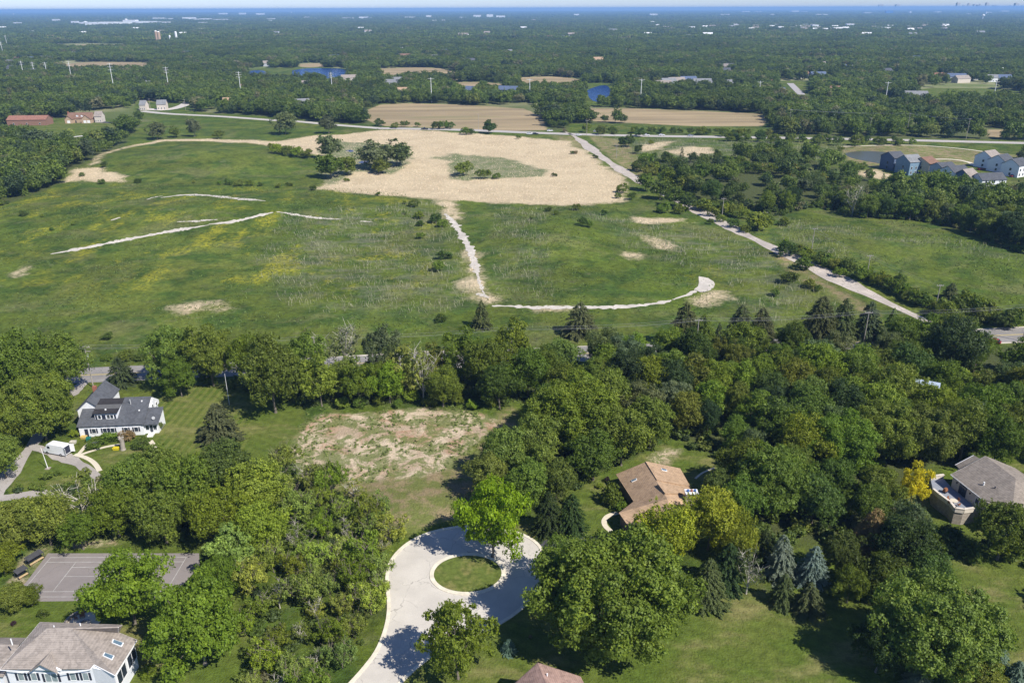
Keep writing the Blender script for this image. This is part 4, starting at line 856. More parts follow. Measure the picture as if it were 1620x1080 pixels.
# ---- white farmhouse
p0 = gr(127.5, 691.5); FH = empty('farmhouse', p0, math.radians(4.5), 'white farmhouse with slate roofs, a black dormer roof and navy shutters', 'house')
r_ = gable_block(FH, 9.2, 15.2, 0, 11, 0, 3.0, 6.7, M_SIDW, M_RSLATE, 'x', 0.35, ridge=7.2)
gable_block(FH, 0, 9.15, 0.05, 10, 0, 2.9, 5.9, M_SIDW, M_RSLATE, 'x', 0.33, ridge=5.9)
mb = MB(); mb.add([(15.25, .6, 0), (18.4, .6, 0), (18.4, 5.6, 0), (15.25, 5.6, 0), (15.25, .6, 2.9), (18.4, .6, 2.9), (18.4, 5.6, 4.6), (15.25, 5.6, 4.6)], [(0, 3, 2, 1), (0, 1, 5, 4), (1, 2, 6, 5), (2, 3, 7, 6), (3, 0, 4, 7), (4, 5, 6, 7)]); mb.build('wall', M_SIDW, FH)
MB().slab([(15.0, -.35, 2.9), (18.9, -.35, 2.9), (18.9, 5.0, 4.95), (15.0, 5.0, 4.95)], 0.15).build('roof', M_RSLATE, FH)
mb = MB(); mb.add([(15.22, 4.9, 3.5), (15.9, 4.9, 3.5), (15.9, 10.4, 3.5), (15.22, 10.4, 3.5), (15.22, 4.9, 5.4), (15.9, 4.9, 5.4), (15.9, 7.3, 6.5), (15.22, 7.3, 6.5), (15.22, 10.4, 4.4), (15.9, 10.4, 4.4)], [(0, 1, 5, 4), (4, 5, 6, 7), (7, 6, 9, 8), (1, 2, 9, 6, 5), (3, 8, 9, 2)]); mb.build('gable_wall', M_SIDW, FH)
gable_block(FH, -1.6, 4.2, 4.6, 15.5, 0, 5.2, 7.7, M_SIDW, M_RSLATE, 'y', 0.35)
MB().box(0.2, 1.0, 10.6, 11.4, 6.4, 8.5).build('chimney', M_BRICK, FH)
mb = MB(); mb.add([(3.6, 1.6, 3.6), (8.9, 1.6, 3.6), (8.9, 1.6, 5.5), (3.6, 1.6, 5.5), (3.6, 6.6, 6.5), (8.9, 6.6, 6.5), (3.6, 6.6, 3.6), (8.9, 6.6, 3.6)], [(0, 1, 2, 3), (1, 7, 5, 2), (0, 3, 4, 6), (3, 2, 5, 4)]); DM = mb.build('dormer', M_SIDW, FH)
MB().slab([(3.3, 1.2, 5.6), (9.15, 1.2, 5.6), (9.15, 7.0, 6.85), (3.3, 7.0, 6.85)], 0.12).build('dormer_roof', M_RBLACK, DM)
MB().slab([(3.25, 3.0, 6.02), (9.2, 3.0, 6.02), (9.2, 4.6, 6.37), (3.25, 4.6, 6.37)], 0.04).build('roofing_felt', flat('grey_felt', (0.10, 0.10, 0.10)), DM)
I4 = Matrix.Translation((0, 1.6, 0))
for x in (4.4, 6.5, 7.3): window(FH, I4, x, x + .65, 4.0, 5.0)
for x in (3.75, 5.3, 5.75, 8.2): mb = MB(); mb.T = I4; mb.box(x, x + .4, -.06, .0, 3.95, 5.05); mb.build('shutter', M_SHUT, FH)
for x, sh in ((3.0, 1), (5.6, 1), (7.4, 1), (10.6, 1), (13.0, 1)): window(FH, Matrix(), x, x + .9, 1.0, 2.2, True)
TL = Matrix.Translation((0, .6, 0))
for x in (15.5, 17.3): window(FH, TL, x, x + .8, 1.0, 2.2)
mb = MB().box(16.5, 17.15, .52, .62, 0.1, 2.2); mb.build('door', M_GLASS, FH)
mb = MB().box(1.3, 2.1, -.06, .02, 0.1, 2.2); mb.build('door', M_SHUT, FH)
mb = MB().box(16.2, 17.5, -1.4, .55, 0, 0.35); mb.build('door_step', M_WHITE, FH)
window(FH, Matrix.Translation((0, 4.6, 0)), -.4, .4, 3.3, 4.6)
window(FH, Matrix.Translation((15.9, 0, 0)) @ Matrix.Rotation(math.pi/2, 4, 'Z'), 5.6, 6.4, 4.0, 5.2); window(FH, Matrix.Translation((15.9, 0, 0)) @ Matrix.Rotation(math.pi/2, 4, 'Z'), 8.0, 8.8, 3.8, 4.6)
MB().tube([(11.1, 5.2, 5.2), (11.1, 5.2, 7.2)], 0.11, 8).build('vent_pipe', M_METALG, FH)
for x, y, z in ((13.6, 5.9, 6.2), (13.6, 3.4, 4.9), (6.1, 2.5, 5.95)): MB().box(x - .15, x + .15, y - .15, y + .15, z - .3, z + .25).build('roof_vent', M_TRIM, FH)
mb = MB(); mb.tube([(17.6, 1.0, 3.4), (17.6, 1.0, 3.9)], 0.04); mb.tube([(17.6, .9, 4.0), (17.6, .82, 4.03)], [0.42, 0.38], 12); mb.build('satellite_dish', M_METALG, FH)
EXCL.append((p0.x + 9, p0.y + 6, 13))
# ---- dead trunk, wheelie cart, clutter and van in the farm yard
p = gr(195, 711); mb = MB().tube([(0, 0, -.3), (0, 0, .4), (.05, .1, 2.2), (-.1, 0, 3.1)], [.75, .55, .5, .58], 10); mb.tube([(-.1, 0, 2.6), (-.5, .1, 3.5)], [.35, .3]); mb.tube([(0, 0, 2.6), (.5, .1, 3.4)], [.32, .28])
o = mb.build('tree_stump', flat('grey_deadwood', (0.30, 0.27, 0.23))); o.location = p; tag(o, 'tall grey stump of a felled tree in front of the farmhouse bushes', 'tree stump')
p = gr(141.5, 700); e = empty('garbage_cart', p, .3, 'teal green wheeled cart at the farmhouse door path', 'garbage cart'); TEAL = flat('teal_plastic', (0.01, 0.14, 0.11), 0.4)
MB().add([(-.35,-.35,.1),(.35,-.35,.1),(.35,.35,.1),(-.35,.35,.1),(-.5,-.5,1.3),(.5,-.5,1.3),(.5,.5,1.3),(-.5,.5,1.3)], [(0,3,2,1),(0,1,5,4),(1,2,6,5),(2,3,7,6),(3,0,4,7),(4,5,6,7)]).build('bin', TEAL, e); MB().box(-.55, .55, -.55, .6, 1.31, 1.4).build('lid', TEAL, e)
MB().tube([(-.45, .5, .15), (.45, .5, .15)], .16, 10).build('wheels', M_SHUT, e)
for k, (px, py, cc, lb) in enumerate([(133, 693, (0.62, 0.45, 0.15), 'yellow wooden crate by the farmhouse door'), (184, 711, (0.6, 0.5, 0.02), 'yellow wheelbarrow tub on the grass by the stump'), (116, 701, (0.55, 0.52, 0.45), 'pale stone planter near the van')]):
    o = MB().add([(-.6,-.4,0),(.6,-.4,0),(.6,.4,0),(-.6,.4,0),(-.7,-.5,.6),(.7,-.5,.6),(.7,.5,.6),(-.7,.5,.6),(-.55,-.35,.6),(.55,-.35,.6),(.55,.35,.6),(-.55,.35,.6),(-.5,-.3,.1),(.5,-.3,.1),(.5,.3,.1),(-.5,.3,.1)], [(0,3,2,1),(0,1,5,4),(1,2,6,5),(2,3,7,6),(3,0,4,7),(4,5,9,8),(5,6,10,9),(6,7,11,10),(7,4,8,11),(8,9,13,12),(9,10,14,13),(10,11,15,14),(11,8,12,15),(12,13,14,15)]).build(['crate', 'wheelbarrow_tub', 'stone_planter'][k], flat('paint_%d' % k, cc)); o.location = gr(px, py); tag(o, lb, ['crate', 'tub', 'planter'][k])
M_TYRE = flat('tyre', (0.02, 0.02, 0.02)); M_RIM = flat('rim', (0.4, 0.4, 0.42), 0.3, metal=0.6)
def wheels(e, xs_, half, r):
    for x in xs_:
        for s in (-1, 1):
            w_ = MB().tube([(x, s * (half - .22), r), (x, s * half, r)], r, 14).build('wheel', M_TYRE, e); MB().tube([(x, s * (half - .02), r), (x, s * (half + .015), r)], r * .55, 10).build('rim', M_RIM, w_)
def extrude_profile(prof, half, taper=None):
    mb = MB(); k = len(prof); t = taper or [1] * k
    mb.add([(x, -half * t[i], z) for i, (x, z) in enumerate(prof)] + [(x, half * t[i], z) for i, (x, z) in enumerate(prof)], [tuple(range(k)), tuple(range(2*k - 1, k - 1, -1))] + [(i, i + k, (i + 1) % k + k, (i + 1) % k) for i in range(k)]); return mb
def van(px, py, yaw, label):
    e = empty('van', gr(px, py, .05), yaw, label, 'van')
    extrude_profile([(-3, .4), (-3, 2.55), (-2.7, 2.7), (1.5, 2.7), (1.9, 2.55), (2.35, 1.5), (3.05, 1.2), (3.1, .4)], 1.0, [1, .95, .92, .92, .92, 1, .98, 1]).build('body', flat('van_white', (0.80, 0.81, 0.83), 0.3, 0.03, spec=0.5), e)
    extrude_profile([(1.86, 2.5), (1.98, 2.5), (2.42, 1.55), (2.3, 1.52)], .86).build('windscreen', M_GLASS, e)
    for s in (-1, 1): MB().box(1.0, 1.75, s * 1.0 - .02, s * 1.0 + .02, 1.6, 2.2).build('side_window', M_GLASS, e)
    MB().box(-3.06, -2.98, -.82, .82, .6, 2.4).build('hold_shade_panel', M_SHUT, e)  # dark panel standing in for the shaded hold behind the open doors
    for s in (-1, 1): MB().add([(-3.02, s*.95, .5), (-3.85, s*1.25, .5), (-3.85, s*1.25, 2.5), (-3.02, s*.95, 2.5), (-3.02, s*.99, .5), (-3.85, s*1.31, .5), (-3.85, s*1.31, 2.5), (-3.02, s*.99, 2.5)], [(0,1,2,3),(7,6,5,4),(0,4,5,1),(1,5,6,2),(2,6,7,3)]).build('rear_door', M_TRIM, e)
    wheels(e, (-1.9, 2.1), 1.02, .38); MB().box(3.05, 3.2, -.95, .95, .35, .75).build('bumper', M_SHUT, e)
    for s in (-.7, .7): MB().box(3.0, 3.12, s - .2, s + .2, .85, 1.1).build('headlight', M_GLASS, e)
van(92, 717, math.radians(163), 'white cargo van parked by the farmhouse with its rear doors open')
def car(px, py, yaw, colr, label, L=4.6, hgt_=1.5, group=None, name='car', cat='car', truck=False):
    e = empty(name, gr(px, py, .08), math.radians(yaw), label, cat, group); h = L / 2
    if truck: prof = [(-h, .35), (-h, 1.05), (-h*.15, 1.1), (h*.55, 1.1), (h, .95), (h, .35)]
    else: prof = [(-h, .35), (-h, .95), (-h*.9, 1.0), (h*.45, 1.0), (h*.95, .8), (h, .35)]
    extrude_profile(prof, .92).build('body', colr, e)
    if truck: cab = [(-h*.15, 1.1), (-h*.1, 1.75), (h*.25, 1.75), (h*.5, 1.1)]
    else: cab = [(-h*.88, 1.0), (-h*.7, hgt_), (h*.1, hgt_), (h*.45, 1.0)]
    extrude_profile(cab, .85, [1, .82, .82, 1]).build('windows', M_GLASS, e)
    extrude_profile([(cab[1][0] + .02, cab[1][1] - .03), (cab[1][0] + .05, cab[1][1] + .04), (cab[2][0] - .05, cab[2][1] + .04), (cab[2][0] + .02, cab[2][1] - .03)], .72).build('roof', colr, e)
    wheels(e, (-h*.6, h*.6), .95, .34)
PC = {k: flat('car_' + k, v, 0.25, 0.03, spec=0.6) for k, v in dict(navy=(0.01, 0.015, 0.05), white=(0.75, 0.75, 0.75), black=(0.015, 0.015, 0.018), red=(0.25, 0.02, 0.02), silver=(0.4, 0.41, 0.42)).items()}
car(249, 594, 3, PC['navy'], 'dark blue car on the road half hidden by the flat topped tree', 4.9, 1.75)
car(328, 590, 3, PC['black'], 'dark car on the road in the shade behind the flat topped trees', 4.8, 1.6)
car(1570, 543, 140, PC['red'], 'red car turning off the road at the bend', 4.4)
for (px, py, yaw, cc, lab) in [(838, 213, 0, 'white', 'white car on the far road, first of the close pair'), (847, 213, 0, 'black', 'black car on the far road, right behind the white one'), (870, 208, 10, 'white', 'white car just off the far road by the ploughed field'),
    (915, 215, 5, 'white', 'white car at the mouth of the lane'), (943, 209, 5, 'silver', 'silver car waiting beyond the lane mouth'), (1023, 215, 0, 'white', 'white car partly behind the dark trees by the lane'), (1047, 215, 0, 'white', 'white car following along the far road hedge'),
    (1552, 269, 20, 'red', 'red car parked between the blue and white town houses'), (1603, 280, 20, 'red', 'red car parked beside the outermost town house'), (1093, 216, 0, 'silver', 'silver car in a gap of the far road hedge')]:
    car(px, py, yaw, PC[cc], lab, 5.0)
car(672, 205, 178, PC['black'], 'dark pickup truck alone on the far road', 6.0, truck=True, name='pickup_truck', cat='pickup truck')

# ---- survey helpers for the nearer houses
def VV(l): return [at(*p) for p in l]
def on_plane(px, py, P):
    n = (P[1] - P[0]).cross(P[2] - P[0]); d_ = ray(px, py); o_ = Vector((0, 0, CAMH)); t = (P[0] - o_).dot(n) / d_.dot(n); return o_ + d_ * t
def rooftri(mb, pts, o_, th=0.2):
    mb.slab([tuple(p - o_) for p in pts], th)
def skylight(e, o_, plane, pts, name='skylight'):
    P = [on_plane(x, y, plane) - o_ for x, y in pts]; n = (plane[1] - plane[0]).cross(plane[2] - plane[0]).normalized(); n = n if n.z > 0 else -n
    f = MB().slab([tuple(p + n * .14) for p in P], .16).build(name, M_TRIM, e); c_ = sum(P, Vector()) / len(P)
    MB().slab([tuple(c_ + (p - c_) * .82 + n * .17) for p in P], .04).build('glass', M_SKYG, f)
def wallprism(e, pts, z0, z1, m, name='wall', o_=Vector((0, 0, 0)), inset=0.0):
    P = [Vector((p[0] - o_.x, p[1] - o_.y)) for p in pts]
    if inset:
        c_ = sum(P, Vector((0, 0))) / len(P); P = [p + (c_ - p).normalized() * inset for p in P]
    return MB().prism([(p.x, p.y) for p in P], z0, z1).build(name, m, e)
def frame_between(a_, b_, o_):
    """frame with x from a to b along the wall and -y pointing out to the right-hand side"""
    v = (b_ - a_).to_2d(); ang = math.atan2(v.y, v.x); return Matrix.Translation((a_.x - o_.x, a_.y - o_.y, 0)) @ Matrix.Rotation(ang, 4, 'Z'), v.length

# ---- white house with skylights
e0 = gr(90, 1075); WH = empty('house', e0, 0, 'white house with taupe roof, two skylights and navy shutters beside the honey locust', 'house')
ze = 5.3; FL, FR = at(3, 1054, ze), at(140, 1062, ze); FL.y = FR.y = (FL.y + FR.y) / 2
L_, P_, Q_ = at(74, 993.5, 8.4), at(112.6, 992.6, 8.4), at(187, 990.5, 8.2); BL, BR2 = at(63.7, 983, ze + 2.5), at(192.6, 987.4, ze + 2.5)
GA, GR_, ER, EN = on_plane(149, 1050, [FL, FR, P_]), at(182, 1067, ze), at(217, 1011, ze), at(187, 999, ze + 1.0)
mb = MB()
for t in ([FL, FR, P_, L_], [FL, L_, BL], [L_, P_, BL], [P_, BR2, BL], [P_, Q_, BR2], [P_, FR, GA], [P_, GA, GR_], [P_, GR_, ER], [P_, ER, EN], [P_, EN, Q_], [Q_, EN, BR2]): rooftri(mb, t, e0)
mb.build('roof', M_RTAUPE, WH)
base = [FL, FR, GR_, ER, at(187, 999, ze), at(192.6, 989, ze), at(63.7, 985, ze)]; wb = [Vector((p.x, p.y, 0)) for p in base]
wb[0] += Vector((.5, .45, 0)); wb[1] += Vector((0, .45, 0)); wb[2] += Vector((-.5, .5, 0)); wb[3] += Vector((-.6, -.2, 0)); wb[4] += Vector((-.4, -.5, 0)); wb[5] += Vector((-.4, -.4, 0)); wb[6] += Vector((.5, -.6, 0))
wallprism(WH, wb, 0, ze - .12, M_SIDW, o_=e0)
def gable_front(a_, apex, b_, o_):
    mb = MB(); A = [a_ - o_, b_ - o_, apex - o_]; A = [p + Vector((0, .35, -.1)) for p in A]; B = [p + Vector((0, .3, 0)) for p in A]
    mb.add([tuple(p) for p in A + B], [(0, 1, 2), (5, 4, 3), (0, 3, 4, 1), (1, 4, 5, 2), (2, 5, 3, 0)]); return mb
gable_front(FR, GA, GR_, e0).build('gable', M_SIDW, WH)
ga, gb, gc = at(46, 1061, ze), at(64.4, 1048, 6.9), at(94, 1063, ze); gp_ = on_plane(80.7, 1030, [FL, FR, P_]) + Vector((0, 0, .05))
gable_front(ga, gb, gc, e0).build('gable', M_SIDW, WH); mb = MB(); rooftri(mb, [ga + Vector((0, -.3, .05)), gb + Vector((0, -.3, .05)), gp_], e0, .12); rooftri(mb, [gb + Vector((0, -.3, .05)), gc + Vector((0, -.3, .05)), gp_], e0, .12); mb.build('roof', M_RTAUPE, WH)
def fascia(e, a_, b_, o_, m=M_TRIM, r=.075): MB().tube([tuple(a_ - o_), tuple(b_ - o_)], r, 4).build('fascia', m, e)
dz = Vector((0, -.05, -.08))
for a_, b_ in ((FL, ga), (ga, gb), (gb, gc), (gc, FR), (FR, GA), (GA, GR_), (GR_, ER), (ER, EN), (EN, Q_), (BL, BR2), (FL, BL)): fascia(WH, a_ + dz, b_ + dz, e0)
skylight(WH, e0, [P_, GR_, ER], [(178.5, 1011), (196, 1017), (192.5, 1023), (176.5, 1016.5)]); skylight(WH, e0, [P_, GR_, ER], [(165, 1032), (181, 1037.5), (177.5, 1044), (162, 1037)])
LG = flat('pale_reflection_glass', (0.24, 0.29, 0.30), 0.15, 0.2)  # sky reflection put into the panes as a pale base colour
TW, Lw = frame_between(wb[0], wb[1], e0)
for x, ww in ((1.6, .8), (3.5, .8), (9.4, .8), (11.3, .8)): window(WH, TW, x, x + ww, 2.7, 4.15, True, LG)
window(WH, TW, 5.6, 7.4, 2.4, 4.0, True, LG)
mb = MB(); mb.T = TW; mb.add([(6.5 + 1.0 * math.cos(math.pi * k / 12), -.05, 4.3 + .75 * math.sin(math.pi * k / 12)) for k in range(13)], [tuple(range(13))[::-1]]); mb.build('arched_pane', flat('pale_green_glass', (0.35, 0.45, 0.42), 0.2), WH)
TE, Le = frame_between(wb[2], wb[3], e0)
for x in (0.6, 3.9): 
    w_ = window(WH, TE, x, x + 2.6, 2.0, 4.2)
MB().box(0, 0, 0, 0, 0, 0)
for (px, py) in ((85.5, 991), (127, 987.5), (17.5, 1012)): q = at(px, py, 8.3) - e0; MB().tube([tuple(q + Vector((0, 0, -.9))), tuple(q + Vector((0, 0, .25)))], .09, 8).build('vent_pipe', M_TRIM, WH)
gz = 3.6; g4 = [at(-80, 1007, gz), at(41, 1008, gz), at(30, 1019, 5.1), at(-80, 1018, 5.1), at(-80, 1068, gz), at(4, 1070, gz)]
mb = MB(); rooftri(mb, g4[:4], e0); rooftri(mb, [g4[3], g4[2], g4[5], g4[4]], e0); mb.build('roof', M_RTAUPE, WH)
wallprism(WH, [g4[4] + Vector((.3, .4, 0)), g4[5] + Vector((-.3, .4, 0)), g4[1] + Vector((-.3, -.4, 0)), g4[0] + Vector((.3, -.4, 0))], 0, gz - .25, M_SIDW, o_=e0)
# ---- fire pit patio
p = gr(133, 984); mb = MB().prism([(2.7 * math.cos(a_ / 24 * 6.283), 2.5 * math.sin(a_ / 24 * 6.283)) for a_ in range(24)], 0, .06); PT = empty('patio', p, 0, 'round pale patio with a curved stone seat wall behind the white house', 'patio'); mb.build('paving', M_PATH, PT)
mb = MB()
for k in range(14):
    a0 = math.radians(60 + k * 11); a1 = math.radians(60 + (k + .93) * 11); R0, R1 = 2.7, 3.15
    MB().add([(R*math.cos(a_), R*math.sin(a_), z) for z in (0, .5) for (R, a_) in ((R0, a0), (R1, a0), (R1, a1), (R0, a1))], [(0,1,2,3),(7,6,5,4),(0,4,5,1),(1,5,6,2),(2,6,7,3),(3,7,4,0)]).build('seat_wall_block', M_STONE, PT)
o = MB(); 
for k in range(16): a_ = k / 16 * 6.283; o.box(.75*math.cos(a_) - .16, .75*math.cos(a_) + .16, .75*math.sin(a_) - .16, .75*math.sin(a_) + .16, .06, .42)
o = o.build('fire_pit', flat('grey_stone', (0.35, 0.34, 0.33))); o.location = p + Vector((.3, -.5, 0)); tag(o, 'ring of grey stones for a fire on the pale patio', 'fire pit')
for k, (dx, dy, s, lb) in enumerate(((-.9, 1.3, 1.0, 'brown wooden armchair on the patio'), (-1.7, .7, .6, 'small brown wooden stool on the patio'))):
    e = empty('wooden_chair' if k == 0 else 'wooden_stool', p + Vector((dx, dy, .06)), .5, lb, 'chair' if k == 0 else 'stool')
    MB().box(-.4*s, .4*s, -.4*s, .4*s, .35, .42).build('seat', M_TEAK, e)
    if k == 0: MB().slab([(-.4, .38, .42), (.4, .38, .42), (.4, .62, 1.1), (-.4, .62, 1.1)], .06).build('backrest', M_TEAK, e)
    for x in (-.35*s, .3*s):
        for y in (-.35*s, .3*s): MB().box(x, x + .06, y, y + .06, 0, .35).build('leg', M_TEAK, e)
# ---- covered benches by the court
for (px, py, yaw, Lb, lb) in ((56, 888, 62, 3.6, 'longer black covered bench by the corner of the tennis court'), (35, 911, 62, 2.4, 'shorter black covered bench by the hedge of the tennis court')):
    e = empty('covered_bench', gr(px, py), math.radians(yaw), lb, 'bench'); e.scale = (.85, .8, .8); 
    MB().slab([(-Lb/2, -.9, 1.75), (Lb/2, -.9, 1.75), (Lb/2, .7, 2.15), (-Lb/2, .7, 2.15)], .06).build('canopy', M_BLACK, e)
    for x in (-Lb/2 + .1, Lb/2 - .1):
        for y in (-.8, .6): MB().box(x - .04, x + .04, y - .04, y + .04, 0, 1.78 if y < 0 else 2.05).build('post', M_SHUT, e)
    MB().box(-Lb/2 + .2, Lb/2 - .2, -.9, -.35, .4, .47).build('seat', flat('tan_plank', (0.5, 0.36, 0.2)), e); MB().box(-Lb/2 + .2, Lb/2 - .2, .0, .06, .6, 1.1).build('backrest', M_SHUT, e)
    for x in (-Lb/2 + .4, Lb/2 - .4): MB().box(x - .05, x + .05, -.8, -.4, 0, .4).build('leg', M_TEAK, e)
# ---- tan roofed house
e0 = gr(1030, 800); TH = empty('house', e0, 0, 'house with a broad tan shingle roof among trees above the turning circle', 'house')
a1, a2, a3, a4 = at(975, 749.5, 3.2), at(1021, 730.7, 6.4), at(1056, 789, 6.4), at(1003, 792.5, 3.2); b1, b2 = at(1076, 741.8, 3.4), at(1101, 790, 3.4)
s1, s2, s3 = at(979, 810.5, 3.2), at(992, 829, 3.2), at(1062, 842, 3.4)
mb = MB(); 
for t in ([a1, a4, a3, a2], [a2, a3, b2], [a2, b2, b1], [a4, s1, a3], [s1, s2, s3], [s1, s3, a3], [a3, s3, b2]): rooftri(mb, t, e0, .22)
mb.build('roof', M_RTAN, TH)
up = Vector((0, 0, .45))
for q in ([at(1024, 759, 5.7), at(1033, 771.5, 5.9), at(1039, 768, 6.6), at(1030, 755, 6.6)],): pass
r1 = [on_plane(x, y, [a1, a2, a4]) + up for (x, y) in ((975.5, 750), (1023.5, 759), (1032.5, 772), (985, 766))]
mb = MB(); rooftri(mb, [a2 + up * .5, on_plane(1039, 760, [a2, a3, b2]) + up * .5, on_plane(1092, 770.5, [a2, b2, b1]) + up * .5, b1 + up * .5], e0, .4); mb.build('raised_roof', M_RTAN, TH)
mb = MB(); rooftri(mb, [on_plane(1040.5, 767, [a2, a3, b2]) + up * .7, on_plane(1052, 782, [a2, a3, b2]) + up * .7, on_plane(1094, 782, [a2, b2, b1]) + up * .7, on_plane(1084, 771, [a2, b2, b1]) + up * .7], e0, .5); mb.build('raised_roof', M_RTAN, TH)
def ins(P, c_, d_=.6): return [p + (c_ - p).normalized() * d_ for p in P]
cc_ = (a1 + b2 + a4 + b1) / 4; wallprism(TH, ins([Vector((p.x, p.y, 0)) for p in (a1, a4, s1, s2, s3, b2, b1)], Vector((cc_.x, cc_.y, 0)), .7), 0, 2.95, flat('dull_brown_brick', (0.20, 0.15, 0.12)), o_=e0)  # even dull brown for the walls below the tan roof
mb = MB(); g_ = [a1 + (cc_ - a1) * .04, b1 + (cc_ - b1) * .04]; mb.add([(g_[0].x - e0.x, g_[0].y - e0.y, 2.9), (g_[1].x - e0.x, g_[1].y - e0.y, 2.9), (a2.x - e0.x, a2.y - e0.y - .6, 6.1)], [(0, 1, 2)]); mb.build('gable', WALLC['beige'], TH)
skylight(TH, e0, [a1, a2, a3], [(998.5, 760), (1007, 756.5), (1008, 759), (1000, 762.5)]); pl = [v + up * .5 for v in (a2, b2, b1)]; skylight(TH, e0, pl, [(1045.5, 741), (1054, 743), (1055.5, 745.8), (1047, 744)])
for a_, b_ in ((a1, a2), (a2, b1), (a1, a4)): fascia(TH, a_ + dz, b_ + dz, e0, M_RTAN, .1)
ch = at(1094, 777, 6.6) - e0; ch = Vector((ch.x, ch.y, 0)); CH = MB().box(ch.x - 1.15, ch.x + 1.15, ch.y - .7, ch.y + .7, 0, 6.4).build('chimney', M_STONE, TH)
MB().box(ch.x - 1.3, ch.x + 1.3, ch.y - .85, ch.y + .85, 6.4, 6.6).build('chimney_cap', M_TRIM, CH)
for k in range(3): MB().tube([(ch.x - .7 + .7*k, ch.y, 6.6), (ch.x - .7 + .7*k, ch.y, 7.0)], .24, 8).build('flue', flat('blue_flue', (0.06, 0.12, 0.32)) if k != 1 else M_BRICK, CH)
EXCL.append((e0.x, e0.y + 6, 11)); EXCL.append((a2.x, a2.y, 8))
# ---- grey roofed house with a stone terrace
e0 = gr(1525, 815); GH = empty('house', e0, 0, 'house with grey brown roof and a raised blue grey terrace beside the golden tree', 'house')
zt, ze = 3.0, 5.8; tp = [at(x, y, zt) for x, y in ((1472, 758), (1492, 755.5), (1504, 769), (1548, 806), (1539, 808), (1524, 810), (1510, 808), (1503, 799), (1484, 785), (1476, 778))]
wallprism(GH, tp, 0, zt - .15, M_STONE, 'terrace_wall', e0); c_ = sum(tp, Vector()) / len(tp); mb = MB().prism([(p.x - e0.x, p.y - e0.y) for p in [q + (c_ - q).normalized() * .1 for q in tp]], zt - .149, zt); mb.build('terrace', M_DECK, GH)
for i_ in (0, 4, 5, 6, 7, 8, 9):
    a_, b_ = tp[i_], tp[(i_ + 1) % 10]; F_, L2 = frame_between(a_, b_, e0); mb = MB(); mb.T = F_
    if i_ == 9: continue
    mb.box(0, L2, -.15, .2, zt - .15, zt + .75).box(-.05, L2 + .05, -.22, .27, zt + .75, zt + .87); mb.build('parapet', flat('pale_stone_cap', (0.60, 0.54, 0.46)), GH)
w1, w2 = at(1504, 750, ze), at(1560, 793.5, ze); r1, r2 = at(1559, 720.8, 8.8), at(1607, 757, 8.8); e1, e2 = at(1606, 740, ze), at(1665, 780, ze)
n1, n2, n3 = at(1518, 741, ze), at(1511, 734.7, ze), at(1540.3, 719.4, 8.0); n4 = at(1551, 725.5, 8.0)
mb = MB()
for t in ([w1, w2, r2, r1], [r1, r2, e2, e1], [n2, n1, n4, n3], [w2, at(1600, 818, ze), r2], [r2, at(1600, 818, ze), e2]): rooftri(mb, t, e0)
mb.build('roof', M_RGREY, GH)
hb = [Vector((p.x, p.y, 0)) for p in (w1 + Vector((.6, -.1, 0)), w2 + Vector((.1, .7, 0)), at(1600, 816, ze) + Vector((0, .8, 0)), e2 + Vector((-1, 0, 0)), e1 + Vector((-.6, -1, 0)), r1 + Vector((0, -1.2, 0)))]
wallprism(GH, hb, 0, ze - .1, WALLC['beige'], o_=e0); mb = MB(); A = [hb[0], hb[4], r1 + Vector((-.3, -1.2, 0))]
mb.add([(hb[0].x - e0.x, hb[0].y - e0.y, ze - .1), (hb[4].x - e0.x, hb[4].y - e0.y, ze - .1), (r1.x - e0.x - .3, r1.y - e0.y - 1.0, 8.4)], [(0, 1, 2)]); mb.build('gable', WALLC['beige'], GH)
wallprism(GH, [n2 + Vector((.5, -.4, 0)), n1 + Vector((.5, -.4, 0)), n4 + Vector((0, -3, 0)), n3 + Vector((0, -1, 0))], 0, ze - .25, WALLC['beige'], o_=e0)
TD, Ld = frame_between(hb[0], hb[1], e0)
f_ = MB(); f_.T = TD; f_.box(2.3, 4.4, -.1, .02, zt, zt + 2.2); f_ = f_.build('door', M_SHUT, GH)
for k in range(3): 
    m_ = MB(); m_.T = TD; m_.box(2.4 + .68*k, 2.98 + .68*k, -.13, -.05, zt + .1, zt + 2.1); m_.build('pane', M_GLASS, f_)
window(GH, TD, 7.2, 8.2, zt + .6, zt + 1.9)
for x in (1.4, 5.4, 8.9): m_ = MB(); m_.T = TD; m_.box(x, x + .18, -.2, 0, zt + 1.6, zt + 1.95); m_.build('wall_lamp', M_SHUT, GH)
for a_, b_ in ((w1, w2), (w1, r1), (r1, e1), (n2, n3)): fascia(GH, a_ + dz, b_ + dz, e0, M_TRIM, .1)
q = on_plane(1556, 767, [w1, w2, r2]) - e0; MB().tube([tuple(q - Vector((0, 0, .3))), tuple(q + Vector((0, 0, .7)))], .16, 8).build('vent_pipe', M_TRIM, GH); q = on_plane(1574, 772, [w1, w2, r2]) - e0; MB().tube([tuple(q - Vector((0, 0, .3))), tuple(q + Vector((0, 0, .4)))], .12, 8).build('vent_pipe', M_SHUT, GH)
q = at(1494.5, 779, zt); e = empty('grill', q, .6, 'covered brown grill standing on the blue grey terrace', 'grill'); MB().add([(-.5,-.35,.5),(.5,-.35,.5),(.5,.35,.5),(-.5,.35,.5),(-.4,-.2,1.1),(.4,-.2,1.1),(.4,.2,1.1),(-.4,.2,1.1)], [(0,3,2,1),(0,1,5,4),(1,2,6,5),(2,3,7,6),(3,0,4,7),(4,5,6,7)]).build('lid', M_TEAK, e); MB().box(-.4, .4, -.3, .3, 0, .49).build('cabinet', M_SHUT, e)
